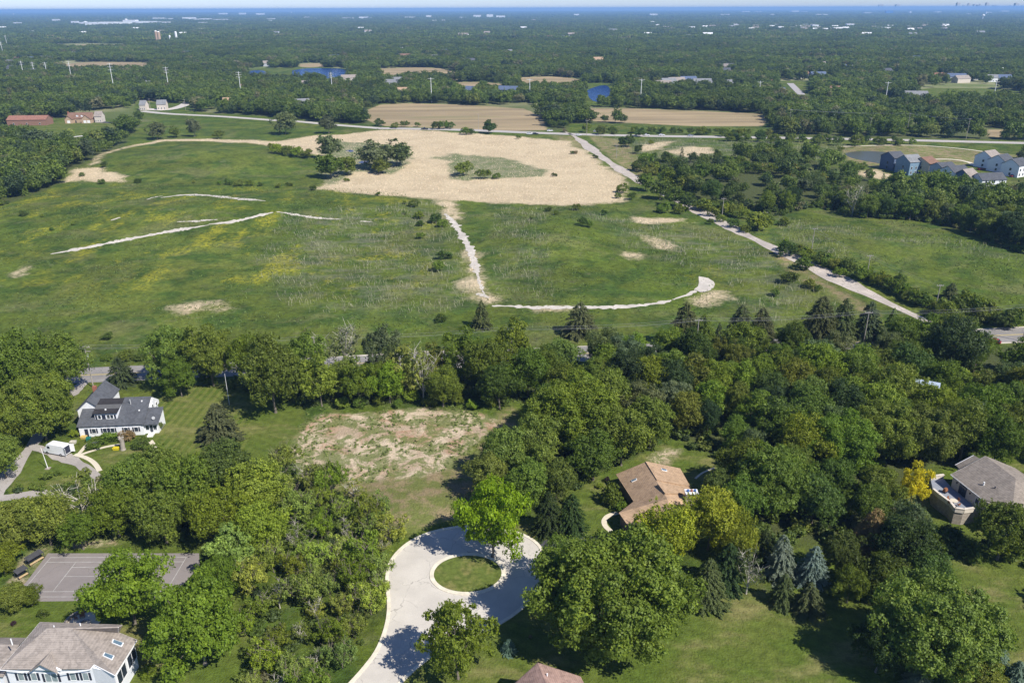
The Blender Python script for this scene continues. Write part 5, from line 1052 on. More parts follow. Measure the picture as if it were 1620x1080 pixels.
q = at(1508, 796, zt); e = empty('patio_table', q, .3, 'round pale table on the blue grey terrace', 'table'); MB().tube([(0, 0, .68), (0, 0, .74)], .75, 16).build('table_top', M_PATH, e); MB().tube([(0, 0, 0), (0, 0, .68)], .07, 8).build('leg', M_SHUT, e)
for k in range(4):
    a_ = k * 1.57 + .4; e = empty('patio_chair', q + Vector((1.15*math.cos(a_), 1.15*math.sin(a_), 0)), a_ - 1.57, 'dark chair drawn up to the round pale terrace table', 'chair', 'chairs round the terrace table')
    MB().box(-.25, .25, -.25, .25, .4, .46).build('seat', M_TEAK, e); MB().box(-.25, .25, .22, .27, .46, .95).build('backrest', M_TEAK, e)
    for x in (-.23, .19):
        for y in (-.23, .19): MB().box(x, x + .04, y, y + .04, 0, .4).build('leg', M_SHUT, e)
EXCL.append((e0.x + 4, e0.y + 8, 14))
# ---- rosy hip roof at the lower edge
e0 = gr(870, 1079); RH = empty('house', e0, 0, 'rosy brown hipped roof cut off by the lower picture edge below the lawn', 'house')
ap, ae = at(851, 1048, 8.0), at(872, 1100, 8.0); rb, rf_, lb_, lf = at(919, 1070, 5.0), at(958, 1150, 5.0), at(802, 1092, 5.0), at(826, 1180, 5.0)
mb = MB(); 
for t in ([ap, ae, rf_, rb], [ap, lb_, lf, ae], [ap, rb, lb_]): rooftri(mb, t, e0)
mb.build('roof', M_RPINK, RH); wallprism(RH, ins([Vector((p.x, p.y, 0)) for p in (rb, rf_, lf, lb_)], Vector((ae.x, ae.y, 0)), .6), 0, 4.85, WALLC['beige'], o_=e0)
q = on_plane(865.5, 1068.5, [ap, ae, rf_]) - e0; MB().tube([tuple(q - Vector((0, 0, .2))), tuple(q + Vector((0, 0, .45)))], .1, 8).build('vent_pipe', M_TRIM, RH)
# ---- pale blue roof in the wood
p = at(1462, 606, 8); p.z = 0; e = empty('shed', p, math.radians(-28), 'pale blue metal roof showing through the wood near the road bend', 'shed'); gable_block(e, -3.2, 3.2, -3, 2.4, 0, 7.0, 8.8, WALLC['grey'], M_RMETAL); EXCL.append((p.x, p.y, 4)); EXCL.append((p.x, p.y - 8, 4))

# ---- town houses
TH_ = [(1421,270,9,12,'navy','slate',8,11,18,'grey sided town house at the pond end of the row'),(1447,277,10,12,'blue','grey',8,11.5,18,'blue sided town house with a pale grey roof, second from the pond'),(1475,278,9,13,'cream','brown',7.5,10.5,28,'cream town house with a brown roof'),  # navy walls: blue siding with the end walls' shade put into its colour
 (1499,286,10,11,'grey','slate',7.5,10,14,'grey town house just beyond the cream one'),(1519,292,11,12,'white','slate',7,10,14,'white town house with a long slate roof facing the wood'),(1541,296,9,12,'navy','taupe',5.5,9.5,30,'town house with a taupe gable sunk behind the trees'),(1570,300,15,10,'white','slate',5.5,8.5,8,'wide white town house with slate roof behind the trees'),
 (1573,266,11,11,'white','taupe',7,10.5,30,'white town house with a taupe roof at the back of the group'),(1594,273,10,11,'white','slate',7,10.5,30,'white town house with slate roof in the back row'),(1617,280,11,11,'white','slate',7,10.5,30,'white town house cut off by the picture edge')]
for (px, py, w_, d_, wl, rf, ze, zr, yaw, lb) in TH_: house(px, py, w_, d_, ze, zr, yaw, wl, rf, lb, 'town houses by the pond', 3, 2)
# ---- houses and sheds farther off
def brick():
    p = gr(125, 195); e = empty('house', p, math.radians(3), 'tan brick house with two dormers facing the far lawn', 'house'); gable_block(e, -11, 11, 2, 12, 0, 3.8, 8.5, WALLC['tan'], M_RBROWN)
    gable_block(e, -11.6, -5, -1.5, 5, 0, 3.6, 6.6, WALLC['tan'], M_RBROWN, 'y'); gable_block(e, 3, 11.6, -1.5, 5, 0, 3.6, 7.2, WALLC['tan'], M_RBROWN, 'y')
    for x in (-3, 1.2): gable_block(e, x, x + 1.9, 3.4, 6, 4.6, 6.3, 7.2, M_SIDW, M_RBROWN, 'y', .15)
    for x in (-9.6, 5, 8.3): MB().box(x, x + 2.6, -1.56, -1.5, .2, 2.5).build('garage_door' if x > 0 else 'window', M_TRIM, e)
    MB().box(-4, -2.8, 1.93, 2.0, 0, 2.2).build('door', M_GLASS, e); MB().box(-11.4, -10.4, 6, 7, 5, 9.6).build('chimney', M_BRICK, e); EXCL.append((p.x, p.y + 4, 15))
brick()
FAR = [  # x, y, width m, wall, roof, yaw, label
 (43,199,34,'brown','red',4,'long low brown house beside the tan brick house'),(3,240,13,'blue','brown',-15,'blue house with brown roof at the picture edge above the far path'),(2,187,16,'grey','blue',-10,'grey roofed house at the picture edge beside the far lawn'),(159,166,12,'grey','blue',-20,'blue grey roof in the trees behind the tan brick house'),(156,194,6,'beige','taupe',5,'little shed beside the tan brick house'),
 (240,140,14,'grey','grey',10,'grey house by the second row of white pylons'),(256,174,9,'beige','grey',8,'low white building by the pale yard'),(226,175,6,'beige','grey',0,'small white outbuilding at the pale yard'),(390,146,18,'tan','brown',8,'brown roofed house near the blue lake'),(362,170,12,'tan','tan',5,'tan house above the pale road'),
 (12,103,60,'white','red',5,'long white building with a red roof at the picture edge'),(35,97,34,'tan','brown',0,'long brown roof behind the long white building'),(51,98,16,'white','blue',0,'blue roofed white building by the pylons'),(72,97,22,'white','grey',0,'white shed beyond the pylons'),(115,89,22,'grey','grey',0,'grey barn by the far tan field'),
 (554,130,24,'beige','taupe',12,'house with hipped taupe roof south of the blue lake'),(485,140,12,'white','taupe',5,'small white house near a white pylon'),(483,172,20,'white','grey',20,'pale house among trees by the far road bend'),(618,138,18,'white','grey',-6,'white house at the side of the cluster between the tan fields'),(629,134,14,'white','grey',10,'tallest white house of the cluster between the tan fields'),(634,138,12,'white','slate',0,'white house in front of the cluster'),
 (637,152,11,'beige','tan',5,'small beige house above the ploughed field'),(744,150,16,'white','blue',-20,'blue roofed white house in the blossoming trees'),(802,150,26,'navy','blue',-20,'dark blue roof by the hedge between the fields'),(470,96,22,'white','slate',0,'white house with slate roof beyond the lake'),(552,94,20,'tan','red',0,'red roofed house beyond the lake'),(527,95,24,'white','blue',0,'blue roofed house beyond the lake'),
 (640,93,22,'brown','brown',0,'brown house in the far wood'),(661,95,22,'white','brown',0,'white fronted house in the far wood'),(691,95,20,'white','grey',10,'pale grey house beside the white fronted one'),(745,101,24,'grey','slate',10,'slate roofed house above the far field'),(640,82,18,'white','white',0,'small white house high in the far wood'),(752,82,24,'white','grey',0,'white house alone in the far wood'),(740,60,40,'white','white',0,'white barn far beyond the wood'),
 (870,63,24,'white','brown',10,'white house at the near end of a far pair'),(895,63,26,'white','grey',-5,'grey roofed house of a far pair'),(948,99,20,'white','tan',10,'white and tan house over the little pond'),(938,103,16,'white','tan',-5,'small white house next to the white and tan one'),(993,50,30,'white','white',0,'white shed low on the far plain'),(1091,61,20,'white','grey',20,'white gabled house on the far plain'),
 (1060,136,20,'grey','grey',15,'grey roofed house in the suburb beyond the pond'),(1050,140,20,'grey','taupe',0,'taupe roofed house in the suburb beyond the pond'),(1091,133,22,'pink' if False else 'beige','blue',10,'beige house with bluish roof in the suburb'),(1112,137,24,'white','grey',0,'white house with a long grey roof in the suburb'),(1150,139,16,'white','grey',8,'white house at a suburb corner'),(1156,110,16,'grey','slate',12,'slate roofed house up in the suburb'),(1145,118,22,'navy','slate',0,'dark roofed house in the suburb trees'),(1215,139,16,'beige','brown',18,'beige house near the suburb street'),
 (1241,119,18,'beige','taupe',15,'taupe roofed house at the top of the suburb street'),(1273,124,16,'white','brown',18,'white fronted house beside the suburb street'),(1296,125,22,'navy','blue',5,'blue house right of the suburb street'),(1232,153,18,'navy','blue',10,'blue roofed house before the suburb street'),(1297,107,20,'grey','taupe',0,'taupe roof above the suburb street'),(1328,112,26,'grey','blue',5,'long blue grey roof above the suburb'),(1353,113,22,'white','grey',25,'white gabled house above the suburb'),(1400,119,28,'grey','slate',15,'slate roofed house behind the green field'),
 (1488,127,22,'tan','red',20,'red roofed house behind the green field'),(1514,128,24,'grey','blue',-10,'pink and grey roofed house behind the green field'),(1450,159,24,'grey','grey',-8,'grey hipped roof in the wood before the green field'),(1590,130,18,'white','blue',0,'blue roofed white house behind the green field'),(1571,130,14,'white','grey',0,'white house beside the blue roofed one'),(1545,127,10,'white','white',0,'little white shed behind the green field'),(1318,150,18,'brown','brown',0,'brown roof in the wood before the suburb'),
 (1580,118,16,'white','white',5,'white wall in the trees behind the green field'),(130,54,30,'white','white',0,'white roof beyond the far tan field'),(48,53,30,'white','white',0,'white roof group at the far edge of the plain'),(80,62,22,'tan','tan',0,'tan house on the far plain'),(317,50,26,'white','white',0,'lone white house in the far forest'),(247,82,16,'tan','tan',0,'tan barn in the forest by the twin silos')]
for (px, py, w_, wl, rf, yaw, lb) in FAR:
    k = 1.0 if py > 75 else 1.3; ext = 1.0
    house(px, py, w_, min(14, max(9, w_*.6)), 5.5 * k if w_ < 30 else 5, (9.5 if w_ < 30 else 8) * k, yaw, wl, rf, lb, None, 0 if py < 120 else 3, 1, chimney=False)
R = random.Random(4)
for k in range(46):
    x = R.choice([R.uniform(1235, 1400), R.uniform(1400, 1500), R.uniform(1040, 1240), R.uniform(1235, 1350)]); y = R.uniform(43, 51); house(x, y, R.uniform(18, 34), 14, 9, 15, R.uniform(-25, 25), R.choice(['white', 'white', 'beige', 'cream']), R.choice(['white', 'grey', 'taupe', 'white']), 'pale house in the far suburb band beyond the wood', 'far suburb houses', 0)
for k in range(34):
    x = R.uniform(0, 1620); y = R.uniform(62, 135)
    if sdu(np.array([gr(x, y).x]), np.array([gr(x, y).y]), OPEN)[0] > -25: continue
    house(x, y, R.uniform(15, 24), 11, 5.5, 9.5, R.uniform(-30, 30), R.choice(['white', 'beige', 'grey', 'tan']), R.choice(['grey', 'taupe', 'slate', 'brown', 'blue']), 'house half hidden by trees in the broad wood beyond the fields', 'houses half hidden in the broad wood', 0)
for k in range(26):
    x = R.uniform(0, 1620); y = R.uniform(33, 60); house(x, y, R.uniform(20, 36), 16, 9, 15, R.uniform(-25, 25), R.choice(['white', 'beige', 'grey']), R.choice(['white', 'grey', 'taupe']), 'pale house scattered in the distant forest', 'houses scattered in the distant forest', 0)
# ---- long flat buildings on the plain
def shed(px, py, wpx, h, wall=M_SIDW, label='', group=None, name='warehouse', cat='warehouse', d=None):
    p = gr(px, py); w_ = wpx / ppm(p); d = d or min(w_ * .6, 120); e = empty(name, p, 0, label, cat, group)
    h *= 1.5 if py > 35 else 1.0
    for yy in (120, 240, 400): EXCL.append((p.x, p.y - yy, w_ * .5))
    MB().box(-w_/2, w_/2, 0, d, -.5, h).build('wall', wall, e); MB().box(-w_/2 - .6, w_/2 + .6, -.6, d + .6, h, h + .8).build('roof', M_TRIM, e)
    EXCL.append((p.x - w_*.25, p.y + d/2, max(w_*.3, d*.5))); EXCL.append((p.x + w_*.25, p.y + d/2, max(w_*.3, d*.5))); EXCL.append((p.x, p.y - 60, w_*.4)); return e
LB = [(137,41,22,14),(150,42.5,30,12),(168,41.5,26,16),(190,40.5,26,14),(205,39.5,20,20),(228,39.5,28,14),(246,39,14,12),(262,39.5,12,12),(250,32,16,20),(262,32.5,18,16),(298,32.5,18,26),(312,33.5,14,18),(324,33.5,16,20),(346,34,22,16),(358,34.5,12,14),(320,39.5,12,10),(27,40.5,10,12),(88,36,10,16),(118,40,10,16),(352,24.8,12,24),(383,25,10,26),(411,25.5,12,24),(428,33,12,18),(427,35,6,14),(485,30.5,8,20),(500,32,6,16),(550,31.5,16,18),(575,30.7,14,22),(588,31,8,16),(648,30.5,16,20),(678,30,8,20),(732,30.5,10,18),(755,29.5,12,20),(775,29.5,10,24),(792,30,14,18),(912,26.5,8,18),(1034,26.8,12,20),(1147,26,14,14),(1180,20.8,12,18),(1200,20.5,10,14),(1258,20.5,12,22),(1272,20.5,10,14),(1222,26,6,14),(1295,26,8,14),(1305,26,8,14),(1374,23,12,14),(1484,21.5,10,16),(1565,22,8,14),(1590,20,12,16),(1533,24.5,6,12),(1290,46,10,12),(1345,44,12,12),(60,34,8,12)]
for k, (px, py, wp, h) in enumerate(LB): shed(px, py, wp, h * (1.0 if py > 30 else 1.6), M_SIDW, 'long low white building in the distant %s' % ('white business district before the water tower' if 110 < px < 270 and py > 36 else ('band of warehouses' if py > 28 else 'skyline of pale blocks')), 'distant flat white buildings')
shed(1407, 22.5, 11, 48, flat('deep_blue_cladding', (0.02, 0.14, 0.42)), 'big deep blue hall with a white top on the horizon', None, 'hall', 'hall', 60)
shed(1440, 22.5, 2.6, 40, M_SIDW, 'single white tower block on the horizon', None, 'tower_block', 'tower block', 40)
shed(1560, 24, 1.5, 38, M_SIDW, 'thin white tower left of the skyline', None, 'tower_block', 'tower block', 30)
R = random.Random(9)
for k in range(30):
    x = R.choice([R.uniform(1510, 1620), R.uniform(1390, 1420), R.uniform(1540, 1600)]); p = at(x, 20.0); p = Vector((p.x / p.y * 38500, 38500, 0)); w_ = R.uniform(70, 160); h = R.choice([110, 130, 160, 190, 240]) * R.uniform(.7, 1.1) * (1.5 if k == 3 else 1)
    e = MB().box(-w_/2, w_/2, 0, w_, 0, h).box(-w_/3, w_/3, w_*.1, w_*.6, h, h * 1.06).build('skyscraper', WALLC['grey']); e.location = p; tag(e, 'faint grey tower of the city skyline on the horizon', 'skyscraper', 'city skyline towers')
def water_tower(px, py, h, r, label):
    e = empty('water_tower', gr(px, py), 0, label, 'water tower'); MB().tube([(0, 0, 0), (0, 0, h*.06), (0, 0, h*.7)], [r*.6, r*.25, r*.22], 10).build('stem', M_TRIM, e)
    MB().tube([(0, 0, h*.68), (0, 0, h*.76), (0, 0, h*.88), (0, 0, h*.97), (0, 0, h)], [r*.3, r*.95, r, r*.6, r*.1], 16).build('tank', M_TRIM, e, True)
water_tower(201, 39, 38, 10, 'tall white water tower rising over the white business district'); water_tower(136, 40, 24, 12, 'squat white water tower at the end of the business district'); water_tower(22, 26, 42, 12, 'white water tower on the horizon near the picture corner')
water_tower(461, 23, 44, 15, 'small white water tower on the horizon above the lake'); water_tower(700, 20.5, 62, 20, 'tiny white water tower breaking the horizon line'); water_tower(1554, 33, 44, 12, 'slim white water tower on the plain below the skyline'); water_tower(1141, 20.5, 62, 18, 'white water tower beside pale blocks on the horizon')
for k, (px, py, h, r, cat, lb) in enumerate([(249.5, 70, 36, 4.5, 'silo', 'brown concrete silo, nearer of the twin towers in the forest'), (253.5, 70, 34, 4.5, 'silo', 'brown concrete silo, second of the twin towers in the forest'), (280, 67, 30, 3.5, 'silo', 'pale slender silo apart from the twin towers'), (270, 68, 20, 3, 'silo', 'short pale silo between the towers')]):
    e = empty('silo', gr(px, py), 0, lb, cat); MB().tube([(0, 0, 0), (0, 0, h)], r, 12).build('shaft', WALLC['tan'] if k < 2 else M_TRIM, e); MB().tube([(0, 0, h), (0, 0, h + 2.5)], [r * 1.05, .3], 12).build('cap', M_TRIM, e)

# ---- poles and wires
def hpole(px, py, h, label, arms=3, group='white transmission poles', m=M_TRIM, r=0.42, aw=3.6):
    e = empty('transmission_pole', gr(px, py), 0, label, 'transmission pole', group); MB().tube([(0, 0, 0), (0, 0, h)], [r, r * .5], 8).build('shaft', m, e)
    for k in range(arms): z = h - 1.5 - k * h * .09; MB().tube([(-aw, 0, z + .5), (0, 0, z), (aw, 0, z + .5)], [.08, .2, .08], 5).build('cross_arm', m, e)
    return e
tp_ = [(38,122,26),(56,124,26),(76,125,26),(114,128,30),(182,150,40),(268,146,33),(382,153,31),(526,148,27),(683,163,29),(838,158,25),(1013,166,29),(1200,158,22),(1400,163,24),(1571,158,22),(6,90,34),(3,80,40),(12,75,34)]
tpo = [hpole(x, y, h * .92, 'white transmission pole rising from the wood' + (' beyond the farm fields' if x < 600 else ' behind the ploughed fields'), 3 if x < 620 else 1) for x, y, h in tp_]
def upole(px, py, h, label, arm=2.4, trafo=False, group='wooden utility poles'):
    e = empty('utility_pole', gr(px, py), 0, label, 'utility pole', group); MB().tube([(0, 0, -.3), (0, 0, h)], [.17, .12], 8).build('shaft', M_POLE, e)
    for z in (h - .35,) + ((h - 1.6,) if trafo else ()): MB().box(-arm/2, arm/2, -.07, .07, z - .08, z + .08).build('cross_arm', M_POLE, e)
    for k in range(4): x = -arm/2 + .15 + k * (arm - .3) / 3; MB().tube([(x, 0, h - .27), (x, 0, h - .05)], .06, 6).build('insulator', M_METALG, e)
    if trafo: MB().tube([(.35, -.1, h - 3.3), (.35, -.1, h - 2.3)], .3, 10).build('transformer', M_METALG, e)
    return e
up_ = {k: upole(*v) for k, v in dict(a=(148,613,12.5,'wooden utility pole with a transformer behind the farmhouse',2.8,True), b=(1284,396,9.5,'wooden pole in the meadow hedge, highest along the lane'), c=(1370,444,10,'wooden pole in the middle of the meadow hedge'), d=(1479,492,9.5,'wooden pole at the low end of the meadow hedge'),
  f=(1142,345,10,'wooden pole beside the lane among bushes'), g=(1208,362,8,'thin pole beside the lane behind the round bush'), h=(1617,540,12,'wooden pole beside the road bend at the picture edge'), i=(757,192,10,'wooden pole by the dark tree on the far road') if False else (757,205,13,'wooden pole by the dark round tree on the far road'),
  j=(928,214,12,'wooden pole at the mouth of the lane'), k=(975,250,9,'grey pole on the verge of the lane'), l=(1247,208,18,'pale twin pole in the wood behind the far road'), m=(1434,213,17,'wooden pole behind the far road near the pond'), n=(1528,221,16,'wooden pole behind the far road above the town houses'), o=(1375,210,12,'short pole behind the far road'),
  q=(238,172,10,'pole beside the pale yard'), s=(294,175,11,'pole at the far road junction')).items()}
e = MB().tube([(0, 0, 0), (0, 0, 9)], [.07, .04], 6).build('flagpole', M_TRIM); e.location = gr(363, 640); tag(e, 'thin bare white flagpole at the edge of the striped farm lawn', 'flagpole')
e = empty('flagpole', gr(76, 741), 0, 'short leaning pole with a stone foot inside the farm drive loop', 'pole'); MB().tube([(0, 0, 0), (-.6, .3, 5.4)], [.09, .05], 6).build('shaft', M_TRIM, e); MB().box(-.5, .5, -.5, .5, 0, .15).build('foot', M_STONE, e)
e = empty('mailbox', gr(1569, 541), 0, 'white and orange barrier at the road bend', 'barrier'); MB().box(-1.5, 1.5, -.1, .1, .6, 1.0).build('rail', flat('orange_white', (0.7, 0.25, 0.1)), e); MB().box(-1.3, -1.2, -.1, .1, 0, .6).build('leg', M_TRIM, e); MB().box(1.2, 1.3, -.1, .1, 0, .6).build('leg', M_TRIM, e); e.name = 'road_barrier'
def wire(a_, b_, sag, label, r=0.035, cat='power line', group='overhead wires'):
    n = 14; P = [a_.lerp(b_, k / n) - Vector((0, 0, sag * 4 * (k / n) * (1 - k / n))) for k in range(n + 1)]
    o = MB().tube([tuple(p) for p in P], r, 4).build('power_line', M_WIRE); tag(o, label, cat, group)
ra, rb_ = gr(148, 613), gr(1617, 540); pa = ra + Vector((0, 0, 12.2)); stops = [gr(-260, 632) + Vector((0, 0, 12))] + [pa] + [Vector((ra.x + (rb_.x - ra.x) * t, ra.y + (rb_.y - ra.y) * t, 12.2)) for t in (.22, .42, .62, .81)] + [rb_ + Vector((0, 0, 12)), gr(1900, 527) + Vector((0, 0, 12))]
for i_, s_ in enumerate(stops[2:6]):
    x_, y_ = project(s_.x, s_.y); upole(x_, y_, 12.3, 'wooden utility pole hidden in the roadside tree row')
for a_, b_ in zip(stops[:-1], stops[1:]):
    for dx in (-1.2, -.4, 1.2): wire(a_ + Vector((dx * .2, dx, 0)), b_ + Vector((dx * .2, dx, 0)), .9, 'sagging grey wire along the road past the farmhouse', 0.022)
for (k1, k2) in (('b', 'c'), ('c', 'd'), ('l', 'm'), ('m', 'n')):
    A, B = up_[k1].location, up_[k2].location; hh = {'b': 9.3, 'c': 9.8, 'd': 9.3, 'l': 17.6, 'm': 16.8, 'n': 15.8}
    for dx in (-.9, .9): wire(A + Vector((dx, 0, hh[k1])), B + Vector((dx, 0, hh[k2])), 1.0, 'thin wire between the %s' % ('poles of the meadow hedge' if k1 in 'bc' else 'tall poles behind the far road'), 0.03 if k1 in 'bc' else .06)

# ------------------------------------------------------------------ forest: nearest trees one by one, the rest as one mass
def leafs(o): return o
R = np.random.RandomState(3); pts = []
def rings(y0, y1, step, jit):
    out = []; y = y0
    while y < y1:
        s = step(y); half = 0.70 * y + 70; n = int(2 * half / s)
        xs_ = np.linspace(-half, half, n) + R.uniform(-jit, jit, n) * s; ys_ = y + R.uniform(-jit, jit, n) * s
        out.append(np.stack([xs_, ys_, np.full(n, s)], 1)); y += s
    return np.concatenate(out)
near = rings(95, 2600, lambda y: 7.6 if y < 600 else (8.8 if y < 1400 else 11), 0.42)
keep = sdu(near[:, 0], near[:, 1], OPEN) < -1.5
rdl = sdline(near[:, 0], near[:, 1], rl); keep &= rdl > 9
for ln_, dd in ((G2(FARROAD), 11), (G2(LEFTROAD), 10), (G2(DIAG), 8)): keep &= sdline(near[:, 0], near[:, 1], ln_) > dd
near = near[keep]
EX = np.array(EXCL); TK = np.array(TAKEN)
def clear(P, r0):
    ok = np.ones(len(P), bool)
    for i0 in range(0, len(P), 4000):
        q = P[i0:i0 + 4000]
        d = np.hypot(q[:, None, 0] - EX[None, :, 0], q[:, None, 1] - EX[None, :, 1]); ok[i0:i0 + 4000] &= (d > EX[None, :, 2] + 2).all(1)
    return ok
gapf = np.sin(near[:, 0] / 61 + 2 * np.sin(near[:, 1] / 97)) + np.sin(near[:, 1] / 43 + 1.7 * np.sin(near[:, 0] / 71)) + R.normal(size=len(near)) * .35
near = near[~((near[:, 1] > 640) & (gapf > 1.12))]
thin = poly([(1010, 245), (1340, 262), (1400, 300), (1290, 330), (1100, 335), (1040, 300)]); near = near[~((sdist(near[:, 0], near[:, 1], thin) > 0) & (R.uniform(0, 1, len(near)) < .70))]
near = near[clear(near, 0)]
d = np.hypot(near[:, None, 0] - TK[None, :, 0], near[:, None, 1] - TK[None, :, 1]); near = near[(d > TK[None, :, 2] * 0.62 + 2.6).all(1)]
near = near[np.argsort(np.hypot(near[:, 0], near[:, 1]))]
NTREE = sum(1 for o in bpy.data.objects if o.get('category') == 'tree')
budget = 300 - NTREE; RR = random.Random(12)
cols = ['mid', 'dark', 'mid', 'olive', 'bright', 'dark', 'sage', 'mid', 'deep', 'mid', 'olive']
words_ = dict(mid='green', dark='dark green', olive='olive', bright='bright green', sage='grey green', deep='deep green')
individual, rest = [], []
for x, y, s in near:
    px, py = project(x, y, 6)
    if budget > 0 and -120 < px < 1740 and py < 1150: individual.append((x, y, px, py)); budget -= 1
    else: rest.append((x, y, s))
for (x, y, px, py) in individual:
    cc = RR.choice(cols); Rr = RR.choice([3.4, 4.2, 4.8, 5.4, 6.2]) ; H = 4.5 + Rr * RR.uniform(1.15, 1.5); kd = RR.choice(['broad', 'broad', 'broad', 'open', 'layer'])
    if py > 640: reg_ = 'around the tan roofed house' if px < 1200 else 'above the lower lawns'
    elif px < 400: reg_ = 'in the wood left of the farmhouse road'
    elif px < 830: reg_ = 'in the row above the dirt lot'
    elif px < 1200: reg_ = 'in the wood west of the pines'
    else: reg_ = 'in the wood below the road bend'
    if py > 640: reg_ += ' near its lower edge' if py > 760 else ''
    else: reg_ += (' at the road edge' if py < 560 else ' on its lower side') if px > 830 else ''
    lab = '%s %s %s %s' % ('large' if Rr > 5.5 else ('small' if Rr < 4 else 'middling'), words_[cc], {'broad': 'round tree', 'open': 'airy tree', 'layer': 'layered tree'}[kd], reg_)
    tree(kd, RR.randrange(10**6), (x, y, float(hgt(x, y))), Rr, H, GREEN[cc], 'tree', lab, 'tree', 'trees ' + reg_)
rest = np.array(rest)
far = rings(2600, 8000, lambda y: 34, 0.45); k1 = sdu(far[:, 0], far[:, 1], OPEN) < -8; far = far[k1]; gf = np.sin(far[:, 0] / 190 + 2 * np.sin(far[:, 1] / 310)) + np.sin(far[:, 1] / 130 + 1.7 * np.sin(far[:, 0] / 240)) + R.normal(size=len(far)) * .3; far = far[gf < 1.25]; far = far[clear(far, 0)]
def wide(y0, y1, s):
    return rings(y0, y1, lambda y: s, 0.45)
f2 = wide(8000, 20000, 120); f3 = wide(20000, 30000, 420); f2 = f2[clear(f2, 0)]

def hidden(name, me): o = bpy.data.objects.new(name, me); LIB.objects.link(o); return o
LIB = bpy.data.collections.new('tree_library')
srcN = []
for k in range(7):
    Pp, Nn, S, T_, C = crown_pts(200 + k, 4.6 + .3 * (k % 3), 10.5, 0.6, 26, 1900, 0.40, lump=.25)
    srcN.append(quads_mesh('forest_tree', Pp, Nn, S, T_, M_LEAFF))
srcN.append(conifer('forest_pine', 230, 3.0, 13, 700, 0.55, m=M_LEAFF))
srcM = []
for k in range(4):
    r_ = np.random.RandomState(300 + k); A = []
    for j in range(16):
        Pp, Nn, S, T_, C = crown_pts(310 + k * 20 + j, r_.uniform(4, 6.5), r_.uniform(8.5, 14), 0.5, 10, 110, 1.35, lump=.3)
        off = np.array([(j % 4 - 1.5) * 9.5 + r_.uniform(-3, 3), (j // 4 - 1.5) * 9.5 + r_.uniform(-3, 3), 0]); T_ = np.clip(T_ * .5 + r_.uniform(0, .6), 0, 1)
        A.append((Pp + off, Nn, S, T_))
    srcM.append(quads_mesh('grove', *[np.concatenate([a_[i] for a_ in A]) for i in range(4)], M_LEAFF))
def scatter(name, P, sc, rz, idx, sources, kind='stuff', color=(0.07, 0.11, 0.03)):
    """one object that carries many copies of the source meshes through geometry nodes"""
    me = bpy.data.meshes.new(name); n = len(P); me.vertices.add(n); me.vertices.foreach_set('co', np.asarray(P, np.float32).ravel())
    for nm, ty, dat in (('sc', 'FLOAT_VECTOR', sc), ('rz', 'FLOAT', rz), ('idx', 'INT', idx)):
        a_ = me.attributes.new(nm, ty, 'POINT'); a_.data.foreach_set('vector' if ty == 'FLOAT_VECTOR' else 'value', np.asarray(dat, np.int32 if ty == 'INT' else np.float32).ravel())
    o = bpy.data.objects.new(name, me); COL.objects.link(o); o['kind'] = kind; o.color = (*color, 1)
    nt = bpy.data.node_groups.new(name, 'GeometryNodeTree'); nt.interface.new_socket('Geometry', in_out='INPUT', socket_type='NodeSocketGeometry'); nt.interface.new_socket('Geometry', in_out='OUTPUT', socket_type='NodeSocketGeometry')
    N = nt.nodes; gi = N.new('NodeGroupInput'); gout = N.new('NodeGroupOutput'); L = nt.links
    lib = bpy.data.collections.new(name + '_library')
    for k, m_ in enumerate(sources): lib.objects.link(bpy.data.objects.new('%s_source_%02d' % (name, k), m_))
    ci = N.new('GeometryNodeCollectionInfo'); ci.inputs['Collection'].default_value = lib; ci.inputs['Separate Children'].default_value = True; ci.inputs['Reset Children'].default_value = True
    ip = N.new('GeometryNodeInstanceOnPoints'); ip.inputs['Pick Instance'].default_value = True
    def na(nm, ty): x = N.new('GeometryNodeInputNamedAttribute'); x.data_type = ty; x.inputs['Name'].default_value = nm; return x.outputs['Attribute']
    cx = N.new('ShaderNodeCombineXYZ'); L.new(na('rz', 'FLOAT'), cx.inputs['Z'])
    L.new(gi.outputs[0], ip.inputs['Points']); L.new(ci.outputs[0], ip.inputs['Instance']); L.new(na('idx', 'INT'), ip.inputs['Instance Index']); L.new(cx.outputs[0], ip.inputs['Rotation']); L.new(na('sc', 'FLOAT_VECTOR'), ip.inputs['Scale']); L.new(ip.outputs[0], gout.inputs[0])
    md = o.modifiers.new('scatter', 'NODES'); md.node_group = nt; return o
n = len(rest); sc = R.uniform(.6, 1.45, n) * (rest[:, 2] / 7.6) ** .3 * (1.05 + .22 * np.sin(rest[:, 0] / 37 + np.sin(rest[:, 1] / 51)) * np.sin(rest[:, 1] / 29)); inl = np.array([0.8 if (a_ > 0 and b_ < 620 and b_ > 380 and a_ > 60) else 1.0 for a_, b_, c_ in rest]); sc *= inl
sh = sc * (rest[:, 2] / 7.6) ** .7; scv = np.stack([sh, sh, np.minimum(1.35, sc * R.uniform(.85, 1.15, n))], 1)
scatter('forest', np.stack([rest[:, 0], rest[:, 1], hgt(rest[:, 0], rest[:, 1])], 1), scv, R.uniform(0, 6.28, n), np.where(R.uniform(0, 1, n) < .05, 7, R.randint(0, 7, n)), srcN)
P = np.concatenate([far, f2, f3]); s = np.concatenate([np.full(len(far), 1.0), np.full(len(f2), 3.4), np.full(len(f3), 11.0)]); n = len(P); hz = np.where(s > 5, 1.3, np.where(s > 2, 1.25, 1.0)) * R.uniform(.85, 1.2, n)
scatter('distant_forest', np.stack([P[:, 0], P[:, 1], np.zeros(n)], 1), np.stack([s, s, hz], 1), R.uniform(0, 6.28, n), R.randint(0, 4, n), srcM)
